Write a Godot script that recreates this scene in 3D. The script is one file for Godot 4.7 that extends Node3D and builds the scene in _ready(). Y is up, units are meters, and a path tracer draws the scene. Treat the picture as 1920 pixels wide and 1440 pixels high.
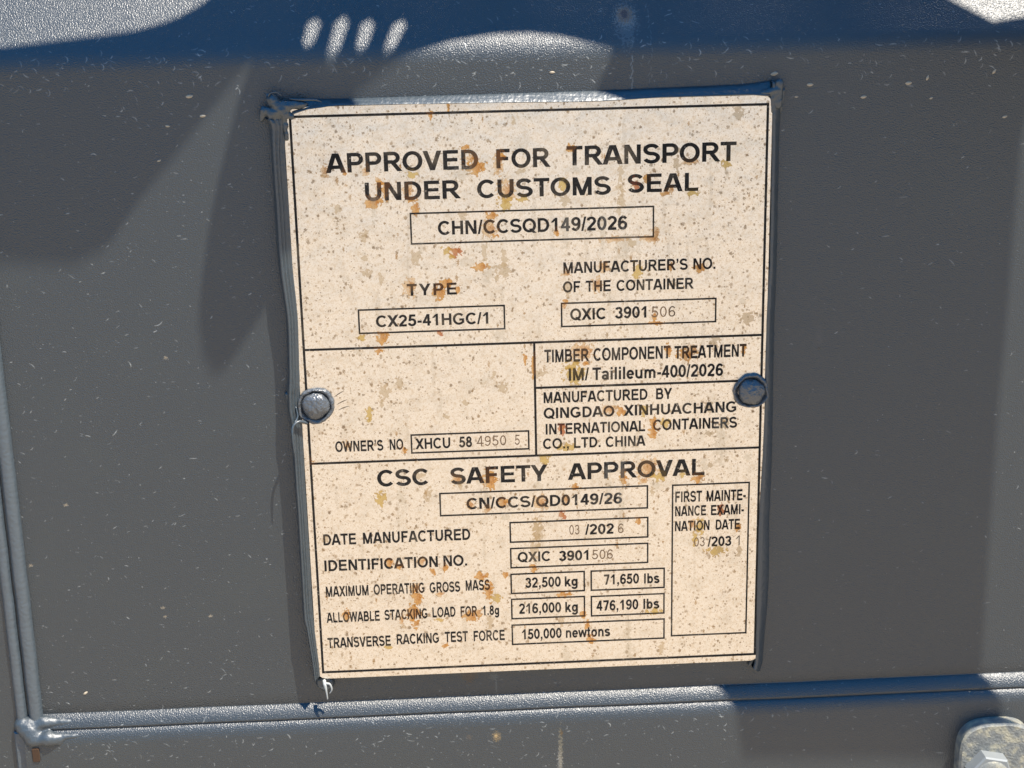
extends Node3D
# A riveted, rust-flecked steel data plate on a dark painted steel container door in high sun.
# Lengths in the tables are millimetres; mv() turns them into metres. The plate's printed border is centred on the origin.

const WORDS := [
	["APPROVED", -86.3, -22.4, 102.6, 8.1],
	["FOR", -14.8, 8.1, 102.6, 8.0],
	["TRANSPORT", 14.8, 86.9, 102.9, 8.1],
	["UNDER", -70.4, -30.1, 90.4, 7.7],
	["CUSTOMS", -23.2, 33.5, 90.2, 7.7],
	["SEAL", 40.7, 70.8, 90.7, 7.7],
	["CHN/CCSQD149/2026", -40.3, 40.5, 75.0, 5.9],
	["TYPE", -54.5, -33.1, 49.0, 5.1],
	["CX25-41HGC/1", -68.3, -19.9, 35.6, 5.1],
	["MANUFACTURER’S", 12.9, 66.7, 56.6, 4.9],
	["NO.", 69.1, 78.7, 56.6, 4.9],
	["OF", 12.6, 20.1, 48.3, 4.8],
	["THE", 22.5, 33.3, 48.3, 4.8],
	["CONTAINER", 35.8, 69.4, 48.2, 4.8],
	["QXIC", 15.6, 31.0, 35.9, 5.1],
	["3901", 35.1, 48.8, 36.0, 5.1],
	["~506", 50.9, 61.4, 35.9, 5.0],
	["TIMBER", 4.1, 23.7, 17.3, 5.7],
	["COMPONENT", 25.6, 59.5, 17.3, 5.7],
	["TREATMENT", 61.2, 93.0, 17.0, 5.7],
	["IM/", 14.7, 23.6, 8.7, 5.6],
	["Tailileum-400/2026", 25.1, 82.8, 8.6, 5.6],
	["MANUFACTURED", 3.5, 49.4, -1.2, 5.0],
	["BY", 53.2, 60.3, -1.2, 5.0],
	["QINGDAO", 3.4, 34.7, -8.3, 4.9],
	["XINHUACHANG", 38.8, 89.0, -8.3, 4.9],
	["INTERNATIONAL", 4.2, 48.4, -15.7, 4.9],
	["CONTAINERS", 51.9, 89.5, -15.6, 5.0],
	["CO.,", 2.9, 14.4, -22.4, 4.8],
	["LTD.", 16.7, 28.5, -22.4, 4.8],
	["CHINA", 30.8, 48.6, -22.5, 4.8],
	["OWNER’S", -88.7, -67.6, -20.3, 4.9],
	["NO.", -64.8, -57.8, -20.2, 4.9],
	["XHCU", -53.5, -38.1, -20.3, 4.9],
	["58", -34.3, -28.5, -20.2, 4.9],
	["~4950", -26.5, -13.4, -20.1, 4.9],
	["~5", -9.6, -7.4, -20.1, 4.9],
	["CSC", -71.0, -48.5, -37.1, 7.6],
	["SAFETY", -38.5, 4.7, -37.3, 7.6],
	["APPROVAL", 13.8, 75.2, -37.3, 7.7],
	["CN/CCS/QD0149/26", -31.8, 38.1, -49.4, 5.2],
	["DATE", -96.3, -81.7, -64.0, 5.2],
	["MANUFACTURED", -78.6, -30.5, -64.0, 5.3],
	["IDENTIFICATION", -96.5, -45.5, -76.5, 5.2],
	["NO.", -43.0, -32.3, -76.4, 5.2],
	["MAXIMUM", -96.5, -77.3, -89.0, 5.0],
	["OPERATING", -75.0, -52.0, -88.9, 5.0],
	["GROSS", -49.7, -35.8, -89.0, 5.0],
	["MASS", -33.3, -22.3, -88.7, 5.0],
	["ALLOWABLE", -96.9, -72.8, -101.7, 4.9],
	["STACKING", -70.6, -51.1, -101.5, 4.9],
	["LOAD", -48.8, -38.3, -101.2, 4.9],
	["FOR", -36.0, -28.3, -101.3, 4.9],
	["1.8g", -26.1, -18.4, -101.2, 4.7],
	["TRANSVERSE", -97.1, -68.3, -114.3, 5.0],
	["RACKING", -65.6, -46.3, -113.9, 5.0],
	["TEST", -43.6, -33.0, -113.8, 5.1],
	["FORCE", -30.4, -16.1, -113.9, 5.1],
	["~03", 14.2, 18.7, -63.6, 4.9],
	["/202", 21.3, 34.3, -63.7, 4.9],
	["~6", 36.2, 38.7, -63.8, 4.9],
	["QXIC", -9.4, 5.3, -75.8, 4.8],
	["3901", 9.3, 22.7, -76.0, 4.8],
	["~506", 24.3, 33.8, -76.0, 4.8],
	["32,500", -6.2, 10.0, -88.5, 4.9],
	["kg", 11.8, 17.7, -88.6, 4.9],
	["71,650", 29.7, 45.8, -88.5, 4.9],
	["lbs", 48.1, 55.2, -88.7, 4.9],
	["216,000", -9.3, 10.0, -101.2, 5.0],
	["kg", 11.9, 17.7, -101.3, 5.0],
	["476,190", 26.2, 45.5, -101.3, 5.0],
	["lbs", 47.8, 55.2, -101.3, 5.0],
	["150,000", -8.3, 10.1, -114.0, 5.0],
	["newtons", 12.0, 32.5, -114.1, 5.0],
	["FIRST", 62.1, 74.2, -49.9, 5.1],
	["MAINTE-", 76.3, 94.1, -50.0, 5.1],
	["NANCE", 62.1, 76.2, -56.6, 4.8],
	["EXAMI-", 78.4, 93.4, -56.7, 4.8],
	["NATION", 62.1, 77.8, -63.8, 4.8],
	["DATE", 80.7, 91.7, -63.8, 4.8],
	["~03", 70.9, 75.7, -71.7, 4.7],
	["/203", 77.1, 87.9, -71.8, 4.7],
	["~1", 90.1, 91.7, -71.8, 4.8],
]
const BOXES := [
	[-51.7, 51.7, 71.5, 84.5],
	[-75.6, -12.9, 33.1, 43.4],
	[11.9, 79.1, 33.2, 43.5],
	[-55.2, -3.4, -22.0, -13.7],
	[-43.5, 49.5, -52.0, -41.5],
	[-12.5, 49.7, -66.0, -56.6],
	[-12.5, 49.7, -78.4, -69.1],
	[-12.6, 20.7, -91.0, -81.6],
	[23.9, 57.3, -91.0, -81.6],
	[-12.6, 20.7, -103.5, -93.9],
	[23.9, 57.3, -103.7, -94.1],
	[-12.6, 57.4, -116.3, -106.7],
	[60.9, 95.5, -115.3, -41.7],
]
const RUST := [
	[-86.9, 103.1, 2.2, 5.3, "p"], [-78.5, 102.0, 1.3, 1.3, "o"], [-69.8, 102.9, 2.2, 3.6, "p"], [-50.7, 100.8, 4.0, 3.1, "y"], [-27.5, 111.5, 2.7, 1.8, "o"], [-25.2, 107.0, 4.9, 3.6, "p"],
	[-23.7, 103.1, 6.7, 4.9, "o"], [-29.2, 100.2, 6.7, 4.0, "g"], [-14.1, 104.2, 3.1, 8.1, "p"], [-12.9, 107.3, 3.1, 2.2, "o"], [-4.9, 101.0, 2.7, 1.8, "t"], [-67.5, 89.5, 5.8, 4.0, "o"],
	[-64.7, 96.2, 1.8, 8.0, "p"], [-61.9, 94.3, 2.2, 6.7, "o"], [-64.2, 98.0, 2.7, 1.3, "o"], [-52.2, 90.0, 2.2, 1.8, "o"], [-49.4, 87.0, 2.7, 5.4, "o"], [-52.5, 94.1, 3.1, 4.9, "p"],
	[-10.7, 92.9, 5.4, 6.8, "p"], [-11.5, 87.4, 4.5, 5.0, "y"], [-4.0, 89.3, 3.2, 2.3, "y"], [-17.5, 82.6, 4.5, 2.7, "o"], [-29.7, 83.0, 2.7, 3.2, "t"], [-18.6, 76.7, 5.4, 5.4, "p"],
	[-15.7, 74.1, 2.3, 1.4, "o"], [-33.4, 67.7, 4.1, 3.6, "r"], [-37.2, 68.1, 3.2, 2.7, "y"], [-35.2, 65.5, 2.3, 1.8, "y"], [-50.2, 65.5, 4.1, 5.0, "t"], [-48.0, 69.6, 1.8, 3.6, "g"],
	[-20.9, 67.1, 1.8, 9.1, "t"], [-28.5, 62.7, 6.8, 3.2, "g"], [-22.4, 60.5, 5.0, 3.2, "o"], [-19.3, 57.6, 4.1, 5.5, "g"], [-12.5, 63.9, 2.3, 8.2, "t"], [-13.1, 58.8, 5.5, 4.6, "t"],
	[-15.7, 55.8, 1.8, 1.8, "t"], [-72.0, 75.8, 3.6, 3.6, "t"], [-72.5, 68.0, 1.8, 1.8, "g"], [-72.0, 65.9, 2.3, 1.8, "t"], [-71.4, 59.7, 3.6, 2.3, "t"], [-65.4, 56.5, 1.8, 4.5, "t"],
	[-82.6, 87.5, 3.1, 2.7, "t"], [-53.2, 52.8, 4.1, 6.8, "p"], [-37.7, 54.0, 5.0, 3.2, "o"], [-40.8, 49.6, 4.6, 5.0, "o"], [-32.7, 51.2, 1.8, 2.7, "o"], [16.6, 109.8, 3.1, 3.1, "o"],
	[18.7, 100.8, 2.3, 2.7, "g"], [37.5, 98.9, 1.8, 6.8, "t"], [37.2, 93.3, 3.2, 2.7, "t"], [37.9, 87.6, 2.7, 6.4, "t"], [36.8, 83.1, 1.8, 3.2, "t"], [61.9, 107.9, 1.8, 2.3, "t"],
	[66.9, 103.1, 5.9, 1.8, "p"], [61.5, 102.1, 2.7, 3.6, "t"], [82.8, 101.9, 3.2, 3.2, "y"], [82.9, 98.3, 1.1, 4.1, "g"], [43.8, 94.2, 2.3, 3.2, "r"], [48.8, 96.1, 2.3, 2.7, "o"],
	[57.0, 90.0, 3.6, 1.8, "o"], [59.1, 91.3, 1.8, 2.7, "p"], [68.7, 89.7, 5.0, 1.8, "y"], [13.0, 94.7, 2.7, 4.1, "y"], [13.8, 88.1, 3.2, 3.6, "t"], [10.0, 74.2, 1.8, 2.3, "o"],
	[52.8, 72.9, 2.3, 4.1, "p"], [50.3, 70.5, 6.9, 2.8, "p"], [35.1, 70.9, 9.2, 2.3, "p"], [39.3, 68.0, 6.9, 9.2, "g"], [42.2, 69.3, 3.2, 3.2, "t"], [13.9, 56.5, 3.2, 1.8, "p"],
	[30.0, 59.0, 3.7, 4.6, "p"], [44.8, 56.5, 3.7, 5.1, "y"], [71.6, 56.8, 4.6, 2.8, "o"], [59.3, 57.6, 1.2, 2.8, "o"], [14.3, 49.7, 2.8, 4.6, "t"], [27.2, 50.9, 3.7, 5.5, "p"],
	[60.3, 50.3, 1.9, 3.2, "t"], [13.6, 44.6, 1.8, 1.4, "o"], [12.8, 42.2, 1.8, 2.8, "p"], [52.0, 36.4, 1.9, 3.3, "o"], [52.7, 33.6, 5.6, 1.4, "o"], [92.9, 34.6, 5.2, 5.2, "t"],
	[90.7, 41.6, 1.9, 2.3, "g"], [20.5, 21.5, 8.4, 6.5, "p"], [16.0, 15.1, 5.6, 3.3, "y"], [21.6, 16.2, 2.3, 1.9, "o"], [58.4, 20.7, 2.3, 4.7, "o"], [66.2, 18.5, 6.1, 4.2, "o"],
	[69.4, 21.0, 3.8, 3.8, "p"], [91.6, 20.2, 1.7, 4.2, "o"], [17.2, 11.0, 7.0, 6.1, "y"], [1.5, 12.3, 4.7, 2.8, "t"], [-0.8, 14.3, 1.4, 9.3, "o"], [32.3, -5.4, 5.7, 3.8, "p"],
	[37.5, -6.1, 3.3, 3.3, "o"], [47.7, -6.0, 2.4, 4.3, "y"], [76.6, -5.6, 2.9, 4.3, "t"], [11.2, -13.3, 2.4, 3.8, "r"], [52.0, -12.1, 2.4, 4.8, "o"], [51.8, -16.8, 3.3, 5.2, "o"],
	[83.9, -13.2, 2.9, 4.3, "t"], [77.7, -17.7, 3.3, 1.9, "t"], [57.4, -12.8, 3.3, 3.8, "y"], [13.0, -22.0, 6.2, 2.8, "y"], [-74.8, 31.0, 2.8, 2.8, "y"], [-66.0, 30.7, 4.1, 4.6, "o"],
	[-67.9, 24.8, 2.8, 1.8, "o"], [-76.9, 24.6, 3.2, 2.3, "g"], [-41.2, 32.0, 1.8, 1.8, "r"], [-15.6, 30.1, 4.6, 4.6, "g"], [-66.2, 6.5, 4.2, 6.0, "t"], [-73.2, -3.7, 2.3, 7.0, "y"],
	[-67.4, 0.9, 1.4, 2.8, "t"], [-59.3, 10.3, 2.8, 3.7, "t"], [-31.0, 0.1, 2.3, 2.3, "t"], [-14.3, 6.8, 3.7, 4.2, "t"], [-22.4, 9.5, 3.3, 3.3, "g"], [-18.3, 12.0, 1.4, 3.3, "t"],
	[-39.2, -6.0, 2.3, 1.9, "t"], [-58.7, -21.0, 1.9, 3.3, "o"], [-83.6, -17.3, 2.3, 2.8, "p"], [-4.4, 19.5, 1.4, 3.7, "o"], [-98.9, -24.2, 1.4, 0.9, "o"], [-70.0, -42.8, 3.3, 6.6, "y"],
	[-61.0, -43.1, 2.8, 7.1, "g"], [-48.9, -41.6, 2.8, 4.7, "t"], [-52.3, -32.4, 3.3, 2.8, "t"], [-35.9, -35.3, 3.8, 3.8, "p"], [-21.2, -36.4, 5.2, 7.1, "o"], [-34.5, -37.9, 2.4, 2.8, "t"],
	[3.5, -27.4, 4.3, 3.3, "y"], [0.2, -39.3, 3.3, 3.3, "g"], [16.9, -40.7, 2.9, 2.4, "o"], [-30.5, -47.6, 3.3, 3.3, "p"], [-22.7, -50.0, 2.9, 2.4, "p"], [-15.5, -47.0, 3.8, 3.8, "o"],
	[1.2, -47.7, 4.8, 5.7, "p"], [-14.4, -53.9, 3.4, 1.9, "g"], [11.0, -53.7, 2.4, 2.9, "r"], [12.5, -46.6, 1.9, 4.3, "p"], [0.3, -61.4, 3.8, 10.6, "t"], [-1.8, -69.8, 2.9, 9.7, "t"],
	[-2.4, -78.8, 2.9, 3.4, "o"], [-95.6, -61.5, 2.4, 3.3, "t"], [-71.7, -65.3, 2.4, 1.9, "t"], [-67.3, -74.0, 2.9, 3.4, "o"], [-52.9, -73.6, 2.9, 2.9, "p"], [-42.9, -77.1, 2.9, 2.4, "o"],
	[-48.0, -79.0, 2.4, 2.4, "o"], [-63.1, -76.2, 1.7, 1.4, "o"], [-56.3, -86.4, 3.4, 4.3, "p"], [-55.5, -91.4, 3.9, 5.8, "o"], [-45.0, -89.8, 3.4, 1.9, "p"], [-26.2, -82.0, 4.8, 3.4, "o"],
	[-23.0, -89.2, 2.9, 8.2, "o"], [-19.9, -93.0, 3.9, 3.9, "y"], [-15.1, -81.7, 1.9, 2.9, "o"], [-88.2, -98.4, 2.9, 4.3, "o"], [-62.9, -101.6, 1.5, 4.4, "p"], [-57.7, -98.9, 4.8, 6.8, "o"],
	[-56.7, -104.0, 2.4, 3.9, "o"], [-61.6, -105.4, 1.9, 1.9, "t"], [-31.3, -101.7, 5.8, 4.4, "o"], [-28.1, -99.5, 2.4, 3.4, "p"], [-45.5, -102.4, 2.9, 1.5, "y"], [-22.9, -104.2, 2.4, 4.9, "t"],
	[-69.3, -115.1, 2.9, 1.9, "y"], [-43.9, -115.5, 2.0, 2.4, "o"], [45.4, -58.4, 1.9, 2.9, "o"], [-0.4, -60.3, 2.9, 7.2, "t"], [19.9, -102.9, 2.0, 3.9, "o"], [11.2, -92.5, 5.9, 2.0, "o"],
	[52.8, -102.8, 5.4, 2.5, "y"], [21.6, -108.3, 2.0, 3.4, "o"], [23.3, -115.6, 3.0, 3.9, "o"], [10.1, -106.2, 2.0, 4.9, "t"], [40.5, -111.0, 2.5, 12.3, "g"], [12.1, -122.3, 3.5, 4.9, "g"],
	[24.7, -126.4, 3.5, 3.5, "g"], [56.2, -121.7, 2.5, 4.5, "t"], [38.7, -37.8, 2.4, 5.8, "o"], [49.4, -33.4, 8.1, 7.7, "p"], [47.3, -38.6, 3.4, 2.4, "p"], [54.5, -37.4, 4.8, 3.8, "y"],
	[52.8, -41.1, 2.9, 3.8, "g"], [51.4, -44.3, 1.9, 3.4, "t"], [65.3, -37.0, 1.9, 1.9, "y"], [72.0, -38.8, 4.8, 2.9, "o"], [77.5, -32.5, 1.9, 1.9, "t"], [85.1, -30.5, 1.9, 1.9, "t"],
	[94.5, -29.6, 2.9, 2.4, "g"], [82.9, -54.3, 2.4, 3.9, "r"], [73.3, -62.1, 2.9, 6.8, "y"], [69.6, -60.9, 2.4, 4.4, "p"], [90.6, -63.3, 2.4, 3.4, "o"], [71.2, -67.9, 1.9, 4.9, "y"],
	[80.8, -74.1, 6.4, 3.4, "y"], [91.3, -74.5, 2.0, 3.9, "t"], [-41.8, 125.4, 1.3, 3.5, "o"], [-7.4, 121.8, 1.3, 4.0, "t"], [-34.3, 128.7, 1.1, 3.1, "o"], [87.7, 122.8, 3.6, 3.6, "t"],
	[31.7, -43.0, 2.4, 14.4, "g"], [37.7, -50.9, 1.9, 28.9, "g"], [78.8, 24.3, 3.3, 4.7, "t"], [-67.2, 86.1, 1.6, 11.2, "g"], [29.9, 75.2, 2.3, 13.7, "g"], [74.8, -32.1, 2.9, 4.3, "g"],
	[81.9, -22.4, 3.8, 16.8, "g"], [13.9, 75.7, 2.7, 13.7, "g"], [41.3, -121.8, 3.0, 9.9, "g"],
]
const LEFT_GEAR := [Vector2(-123.8, 517.7), Vector2(-88.1, 523.6), Vector2(-60.4, 531.5), Vector2(-44.3, 535.7), Vector2(-30.1, 540.6), Vector2(-17.2, 549.1), Vector2(-9.1, 555.9), Vector2(3.0, 570.0), Vector2(11.5, 583.0), Vector2(23.0, 608.4), Vector2(45.8, 677.0), Vector2(170.8, 675.9), Vector2(133.0, 530.6), Vector2(117.3, 530.4), Vector2(97.9, 523.7), Vector2(84.7, 515.3), Vector2(74.7, 509.4), Vector2(61.1, 499.9), Vector2(50.8, 492.6), Vector2(46.2, 467.2), Vector2(35.6, 438.0), Vector2(13.4, 408.5), Vector2(-8.1, 378.3), Vector2(-14.1, 374.9), Vector2(-18.1, 383.5), Vector2(-18.9, 400.2), Vector2(-16.7, 414.2), Vector2(-11.6, 439.4), Vector2(-5.5, 461.9), Vector2(3.0, 488.3), Vector2(11.9, 509.0), Vector2(1.6, 499.3), Vector2(-10.4, 485.4), Vector2(-22.5, 471.3), Vector2(-33.5, 459.3), Vector2(-44.6, 446.1), Vector2(-51.0, 437.2), Vector2(-57.2, 431.2), Vector2(-71.2, 425.2), Vector2(-86.7, 426.4), Vector2(-135.1, 431.8)]
const RIGHT_GEAR := [Vector2(170.8, 675.9), Vector2(318.6, 673.4), Vector2(311.8, 602.2), Vector2(315.9, 559.9), Vector2(326.6, 526.6), Vector2(342.7, 532.3), Vector2(378.8, 548.4), Vector2(368.0, 501.1), Vector2(337.4, 478.4), Vector2(335.1, 462.6), Vector2(334.6, 429.0), Vector2(334.2, 388.4), Vector2(333.1, 338.9), Vector2(333.0, 287.3), Vector2(333.5, 215.7), Vector2(335.5, 154.6), Vector2(214.7, 160.8), Vector2(212.0, 172.4), Vector2(208.2, 214.7), Vector2(184.6, 361.0), Vector2(153.3, 491.9), Vector2(155.4, 494.5), Vector2(158.6, 503.0), Vector2(161.3, 510.1), Vector2(153.6, 515.5), Vector2(147.3, 521.4), Vector2(140.9, 526.6), Vector2(132.8, 529.9)]
const SLOTS := [[Vector2(47.6, 553.1), Vector2(35.0, 516.4)], [Vector2(60.1, 555.6), Vector2(41.0, 500.9)], [Vector2(69.2, 550.2), Vector2(55.6, 510.5)], [Vector2(82.4, 548.6), Vector2(66.3, 508.1)]]
const LEFT_OUTER := [Vector2(-111.0, 126.0), Vector2(-109.3, 122.4), Vector2(-109.1, 110.5), Vector2(-109.1, 90.3), Vector2(-109.0, 62.8), Vector2(-107.2, 39.4), Vector2(-108.0, 15.6), Vector2(-108.8, 7.1), Vector2(-109.0, -0.2), Vector2(-108.2, -6.3), Vector2(-108.0, -18.6), Vector2(-107.9, -33.6), Vector2(-107.7, -53.8), Vector2(-107.8, -84.7), Vector2(-107.9, -97.8), Vector2(-106.6, -105.8), Vector2(-105.5, -116.5), Vector2(-104.8, -124.6), Vector2(-104.7, -131.0)]
const LEFT_INNER := [Vector2(-101.0, 125.7), Vector2(-101.2, 122.7), Vector2(-102.8, 110.8), Vector2(-102.4, 90.7), Vector2(-102.5, 63.4), Vector2(-101.6, 40.1), Vector2(-102.3, 16.5), Vector2(-102.6, 8.1), Vector2(-102.8, 0.8), Vector2(-102.4, -5.3), Vector2(-102.7, -17.5), Vector2(-102.8, -32.4), Vector2(-102.8, -52.4), Vector2(-102.9, -83.2), Vector2(-102.9, -96.2), Vector2(-102.6, -104.1), Vector2(-102.0, -114.7), Vector2(-101.5, -122.7), Vector2(-101.3, -128.7)]
const TOP_OUTER := [Vector2(-98.2, 133.1), Vector2(-92.7, 133.2), Vector2(-87.2, 133.0), Vector2(-78.4, 132.8), Vector2(-43.0, 133.0), Vector2(-7.5, 133.2), Vector2(28.3, 133.4), Vector2(55.2, 133.8), Vector2(75.4, 134.1), Vector2(91.2, 134.6), Vector2(102.5, 135.7)]
const TOP_INNER := [Vector2(-99.4, 127.0), Vector2(-92.7, 129.0), Vector2(-87.1, 129.7), Vector2(-78.3, 130.4), Vector2(-43.1, 130.1), Vector2(-7.8, 129.7), Vector2(27.8, 129.3), Vector2(54.6, 130.2), Vector2(74.8, 130.3), Vector2(90.5, 130.4), Vector2(100.8, 129.4)]
const RIGHT_OUTER := [Vector2(106.5, 135.3), Vector2(106.8, 124.7), Vector2(106.2, 115.8), Vector2(106.2, 88.6), Vector2(106.4, 56.0), Vector2(106.1, 32.2), Vector2(106.6, -26.8), Vector2(106.2, -57.4), Vector2(106.6, -94.0), Vector2(105.3, -120.8), Vector2(104.8, -131.6), Vector2(103.7, -137.6)]
const RIGHT_INNER := [Vector2(101.4, 135.8), Vector2(101.6, 125.2), Vector2(101.9, 116.3), Vector2(102.1, 89.3), Vector2(102.2, 57.0), Vector2(101.4, 33.4), Vector2(101.2, -25.3), Vector2(100.2, -55.6), Vector2(100.0, -92.0), Vector2(100.1, -118.6), Vector2(100.1, -129.4), Vector2(99.2, -133.8)]

const PLATE := Rect2(-102.8, -129.8, 204.8, 260.2)
const PANEL_Z := -5.0
const BEND_Y := 151.0
const SHEET := Rect2(-260.0, -210.0, 520.0, 430.0)   # x and unrolled height that the door's paint texture covers
const FOLD := 0.7265   # the fold above the plate leans back at 36 degrees
const SUN := Vector3(1.05, 3.0, 1.0)

var rng := RandomNumberGenerator.new()
var noise := FastNoiseLite.new()
var M := {}

func mv(x: float, y: float, z: float) -> Vector3:
	return Vector3(x, y, z) * 0.001

# ---------------------------------------------------------------- scene set-up
func _ready() -> void:
	rng.seed = 41
	noise.seed = 7
	noise.noise_type = FastNoiseLite.TYPE_SIMPLEX_SMOOTH
	noise.frequency = 1.0
	make_camera_and_light()
	make_materials()
	make_ground()
	make_door()
	make_door_gear()
	make_plate()
	make_sealant()
	make_lug()
	make_husks()

func make_camera_and_light() -> void:
	var cam := Camera3D.new()
	cam.name = "camera"
	cam.fov = 28.06
	cam.near = 0.05
	cam.far = 900.0
	add_child(cam)
	cam.transform = Transform3D(Basis(
		Vector3(0.99841808, -0.02098912, 0.05216121),
		Vector3(0.03440715, 0.96180408, -0.27156779),
		Vector3(-0.04446889, 0.27293292, 0.96100476)).orthonormalized(), Vector3(-0.04016916, 0.19166934, 0.64638836))
	cam.current = true
	var sky_mat := ProceduralSkyMaterial.new()
	sky_mat.sky_top_color = Color(0.10, 0.48, 0.78)
	sky_mat.sky_horizon_color = Color(0.44, 0.54, 0.58)
	sky_mat.sky_curve = 0.28
	sky_mat.ground_bottom_color = Color(0.45, 0.40, 0.33)
	sky_mat.ground_horizon_color = Color(0.56, 0.60, 0.64)
	sky_mat.sun_angle_max = 0.0
	var sky := Sky.new()
	sky.sky_material = sky_mat
	var env := Environment.new()
	env.background_mode = Environment.BG_SKY
	env.sky = sky
	env.tonemap_mode = Environment.TONE_MAPPER_LINEAR
	env.tonemap_exposure = 1.95
	env.sdfgi_enabled = true
	env.ssao_enabled = true
	env.ssil_enabled = true
	var we := WorldEnvironment.new()
	we.name = "world_environment"
	we.environment = env
	add_child(we)
	var sun := DirectionalLight3D.new()
	sun.name = "sun"
	sun.light_energy = 1.6
	sun.light_color = Color(1.0, 0.965, 0.91)
	sun.light_angular_distance = 0.5
	sun.shadow_enabled = true
	add_child(sun)
	sun.look_at_from_position(SUN.normalized() * 5.0, Vector3.ZERO, Vector3.RIGHT)

# ---------------------------------------------------------------- helpers
func tag(o: Node, label: String, category: String, group := "") -> void:
	o.set_meta("label", label)
	o.set_meta("category", category)
	if group != "":
		o.set_meta("group", group)

func thing(called: String, label: String, category: String, at := Vector3.ZERO, group := "") -> Node3D:
	var o := Node3D.new()
	o.name = called
	add_child(o, true)
	o.position = at
	tag(o, label, category, group)
	return o

func obj(called: String, mesh: Mesh, mat: Material, parent: Node) -> MeshInstance3D:
	var o := MeshInstance3D.new()
	o.name = called
	o.mesh = mesh
	o.material_override = mat
	parent.add_child(o, true)
	return o

# A smooth sheet through rows of points; uvs (same layout) may be left empty.
func sheet(rows: Array, uvs := []) -> ArrayMesh:
	var st := SurfaceTool.new()
	st.begin(Mesh.PRIMITIVE_TRIANGLES)
	st.set_smooth_group(0)
	for i in rows.size() - 1:
		var a: PackedVector3Array = rows[i]
		var b: PackedVector3Array = rows[i + 1]
		for j in a.size() - 1:
			var quad := [[i, j], [i, j + 1], [i + 1, j + 1], [i, j], [i + 1, j + 1], [i + 1, j]]
			for q in quad:
				if uvs.size() > 0:
					st.set_uv(uvs[q[0]][q[1]])
				st.add_vertex(a[q[1]] if q[0] == i else b[q[1]])
	st.index()
	st.generate_normals()
	return st.commit()

# Closed outline (clockwise or not) pushed out between two depths, with a small bevel on the front.
func slab(outline: PackedVector2Array, z0: float, z1: float, bevel := 0.0, with_uv := Rect2()) -> ArrayMesh:
	var pts := outline
	if Geometry2D.is_polygon_clockwise(pts):
		pts.reverse()
	var inner := pts
	if bevel > 0.0:
		var off := Geometry2D.offset_polygon(pts, -bevel, Geometry2D.JOIN_MITER)
		if off.size() == 1 and off[0].size() == pts.size():
			inner = off[0]
			if Geometry2D.is_polygon_clockwise(inner):
				inner.reverse()
			var best := 0
			for k in inner.size():
				if inner[k].distance_to(pts[0]) < inner[best].distance_to(pts[0]):
					best = k
			var turned := PackedVector2Array()
			for k in inner.size():
				turned.append(inner[(k + best) % inner.size()])
			inner = turned
		else:
			bevel = 0.0
	var st := SurfaceTool.new()
	st.begin(Mesh.PRIMITIVE_TRIANGLES)
	st.set_smooth_group(-1)
	var put := func(p: Vector2, z: float) -> void:
		if with_uv.size.x > 0.0:
			st.set_uv(Vector2((p.x - with_uv.position.x) / with_uv.size.x, 1.0 - (p.y - with_uv.position.y) / with_uv.size.y))
		st.add_vertex(mv(p.x, p.y, z))
	var tri := Geometry2D.triangulate_polygon(inner)
	for k in range(0, tri.size(), 3):
		for c in [0, 2, 1]:
			put.call(inner[tri[k + c]], z1)
	tri = Geometry2D.triangulate_polygon(pts)
	for k in range(0, tri.size(), 3):
		for c in [0, 1, 2]:
			put.call(pts[tri[k + c]], z0)
	var n := pts.size()
	for k in n:
		var l := (k + 1) % n
		var zb := z1 - bevel
		for c in [[pts[k], z0], [pts[l], zb], [pts[l], z0], [pts[k], z0], [pts[k], zb], [pts[l], zb]]:
			put.call(c[0], c[1])
		if bevel > 0.0:
			for c in [[pts[k], zb], [inner[l], z1], [pts[l], zb], [pts[k], zb], [inner[k], z1], [inner[l], z1]]:
				put.call(c[0], c[1])
	st.generate_normals()
	return st.commit()

func round_rect(r: Rect2, radius: float, steps := 6) -> PackedVector2Array:
	var out := PackedVector2Array()
	var corners := [Vector2(r.end.x - radius, r.end.y - radius), Vector2(r.position.x + radius, r.end.y - radius), Vector2(r.position.x + radius, r.position.y + radius), Vector2(r.end.x - radius, r.position.y + radius)]
	for k in 4:
		for s in steps + 1:
			var a := PI / 2 * (k + float(s) / steps)
			out.append(corners[k] + Vector2(cos(a), sin(a)) * radius)
	return out

# A round string through points (mm) with a radius for each.
func tube(path: Array, radii: Array, sides := 8, steps := 6) -> ArrayMesh:
	var c := Curve3D.new()
	for k in path.size():
		var tan := Vector3.ZERO
		if k > 0 and k < path.size() - 1:
			tan = (path[k + 1] - path[k - 1]) / 6.0
		c.add_point(path[k], -tan, tan)
	var rows := []
	var n := (path.size() - 1) * steps
	var up := Vector3(0.31, 0.2, 0.93)
	for s in n + 1:
		var f := float(s) / steps
		var k := mini(int(f), path.size() - 2)
		var p := c.sample(k, f - k)
		var q := c.sample(k, minf(f - k + 0.02, 1.0)) - c.sample(k, maxf(f - k - 0.02, 0.0))
		var t := q.normalized()
		var u := (up - t * up.dot(t)).normalized()
		up = u
		var w := t.cross(u)
		var r: float = lerpf(radii[k], radii[k + 1], f - k)
		if s == 0 or s == n:
			r *= 0.15
		var row := PackedVector3Array()
		for a in sides + 1:
			var ang := TAU * a / sides
			row.append((p + (u * cos(ang) + w * sin(ang)) * r) * 0.001)
		rows.append(row)
	return sheet(rows)

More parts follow.
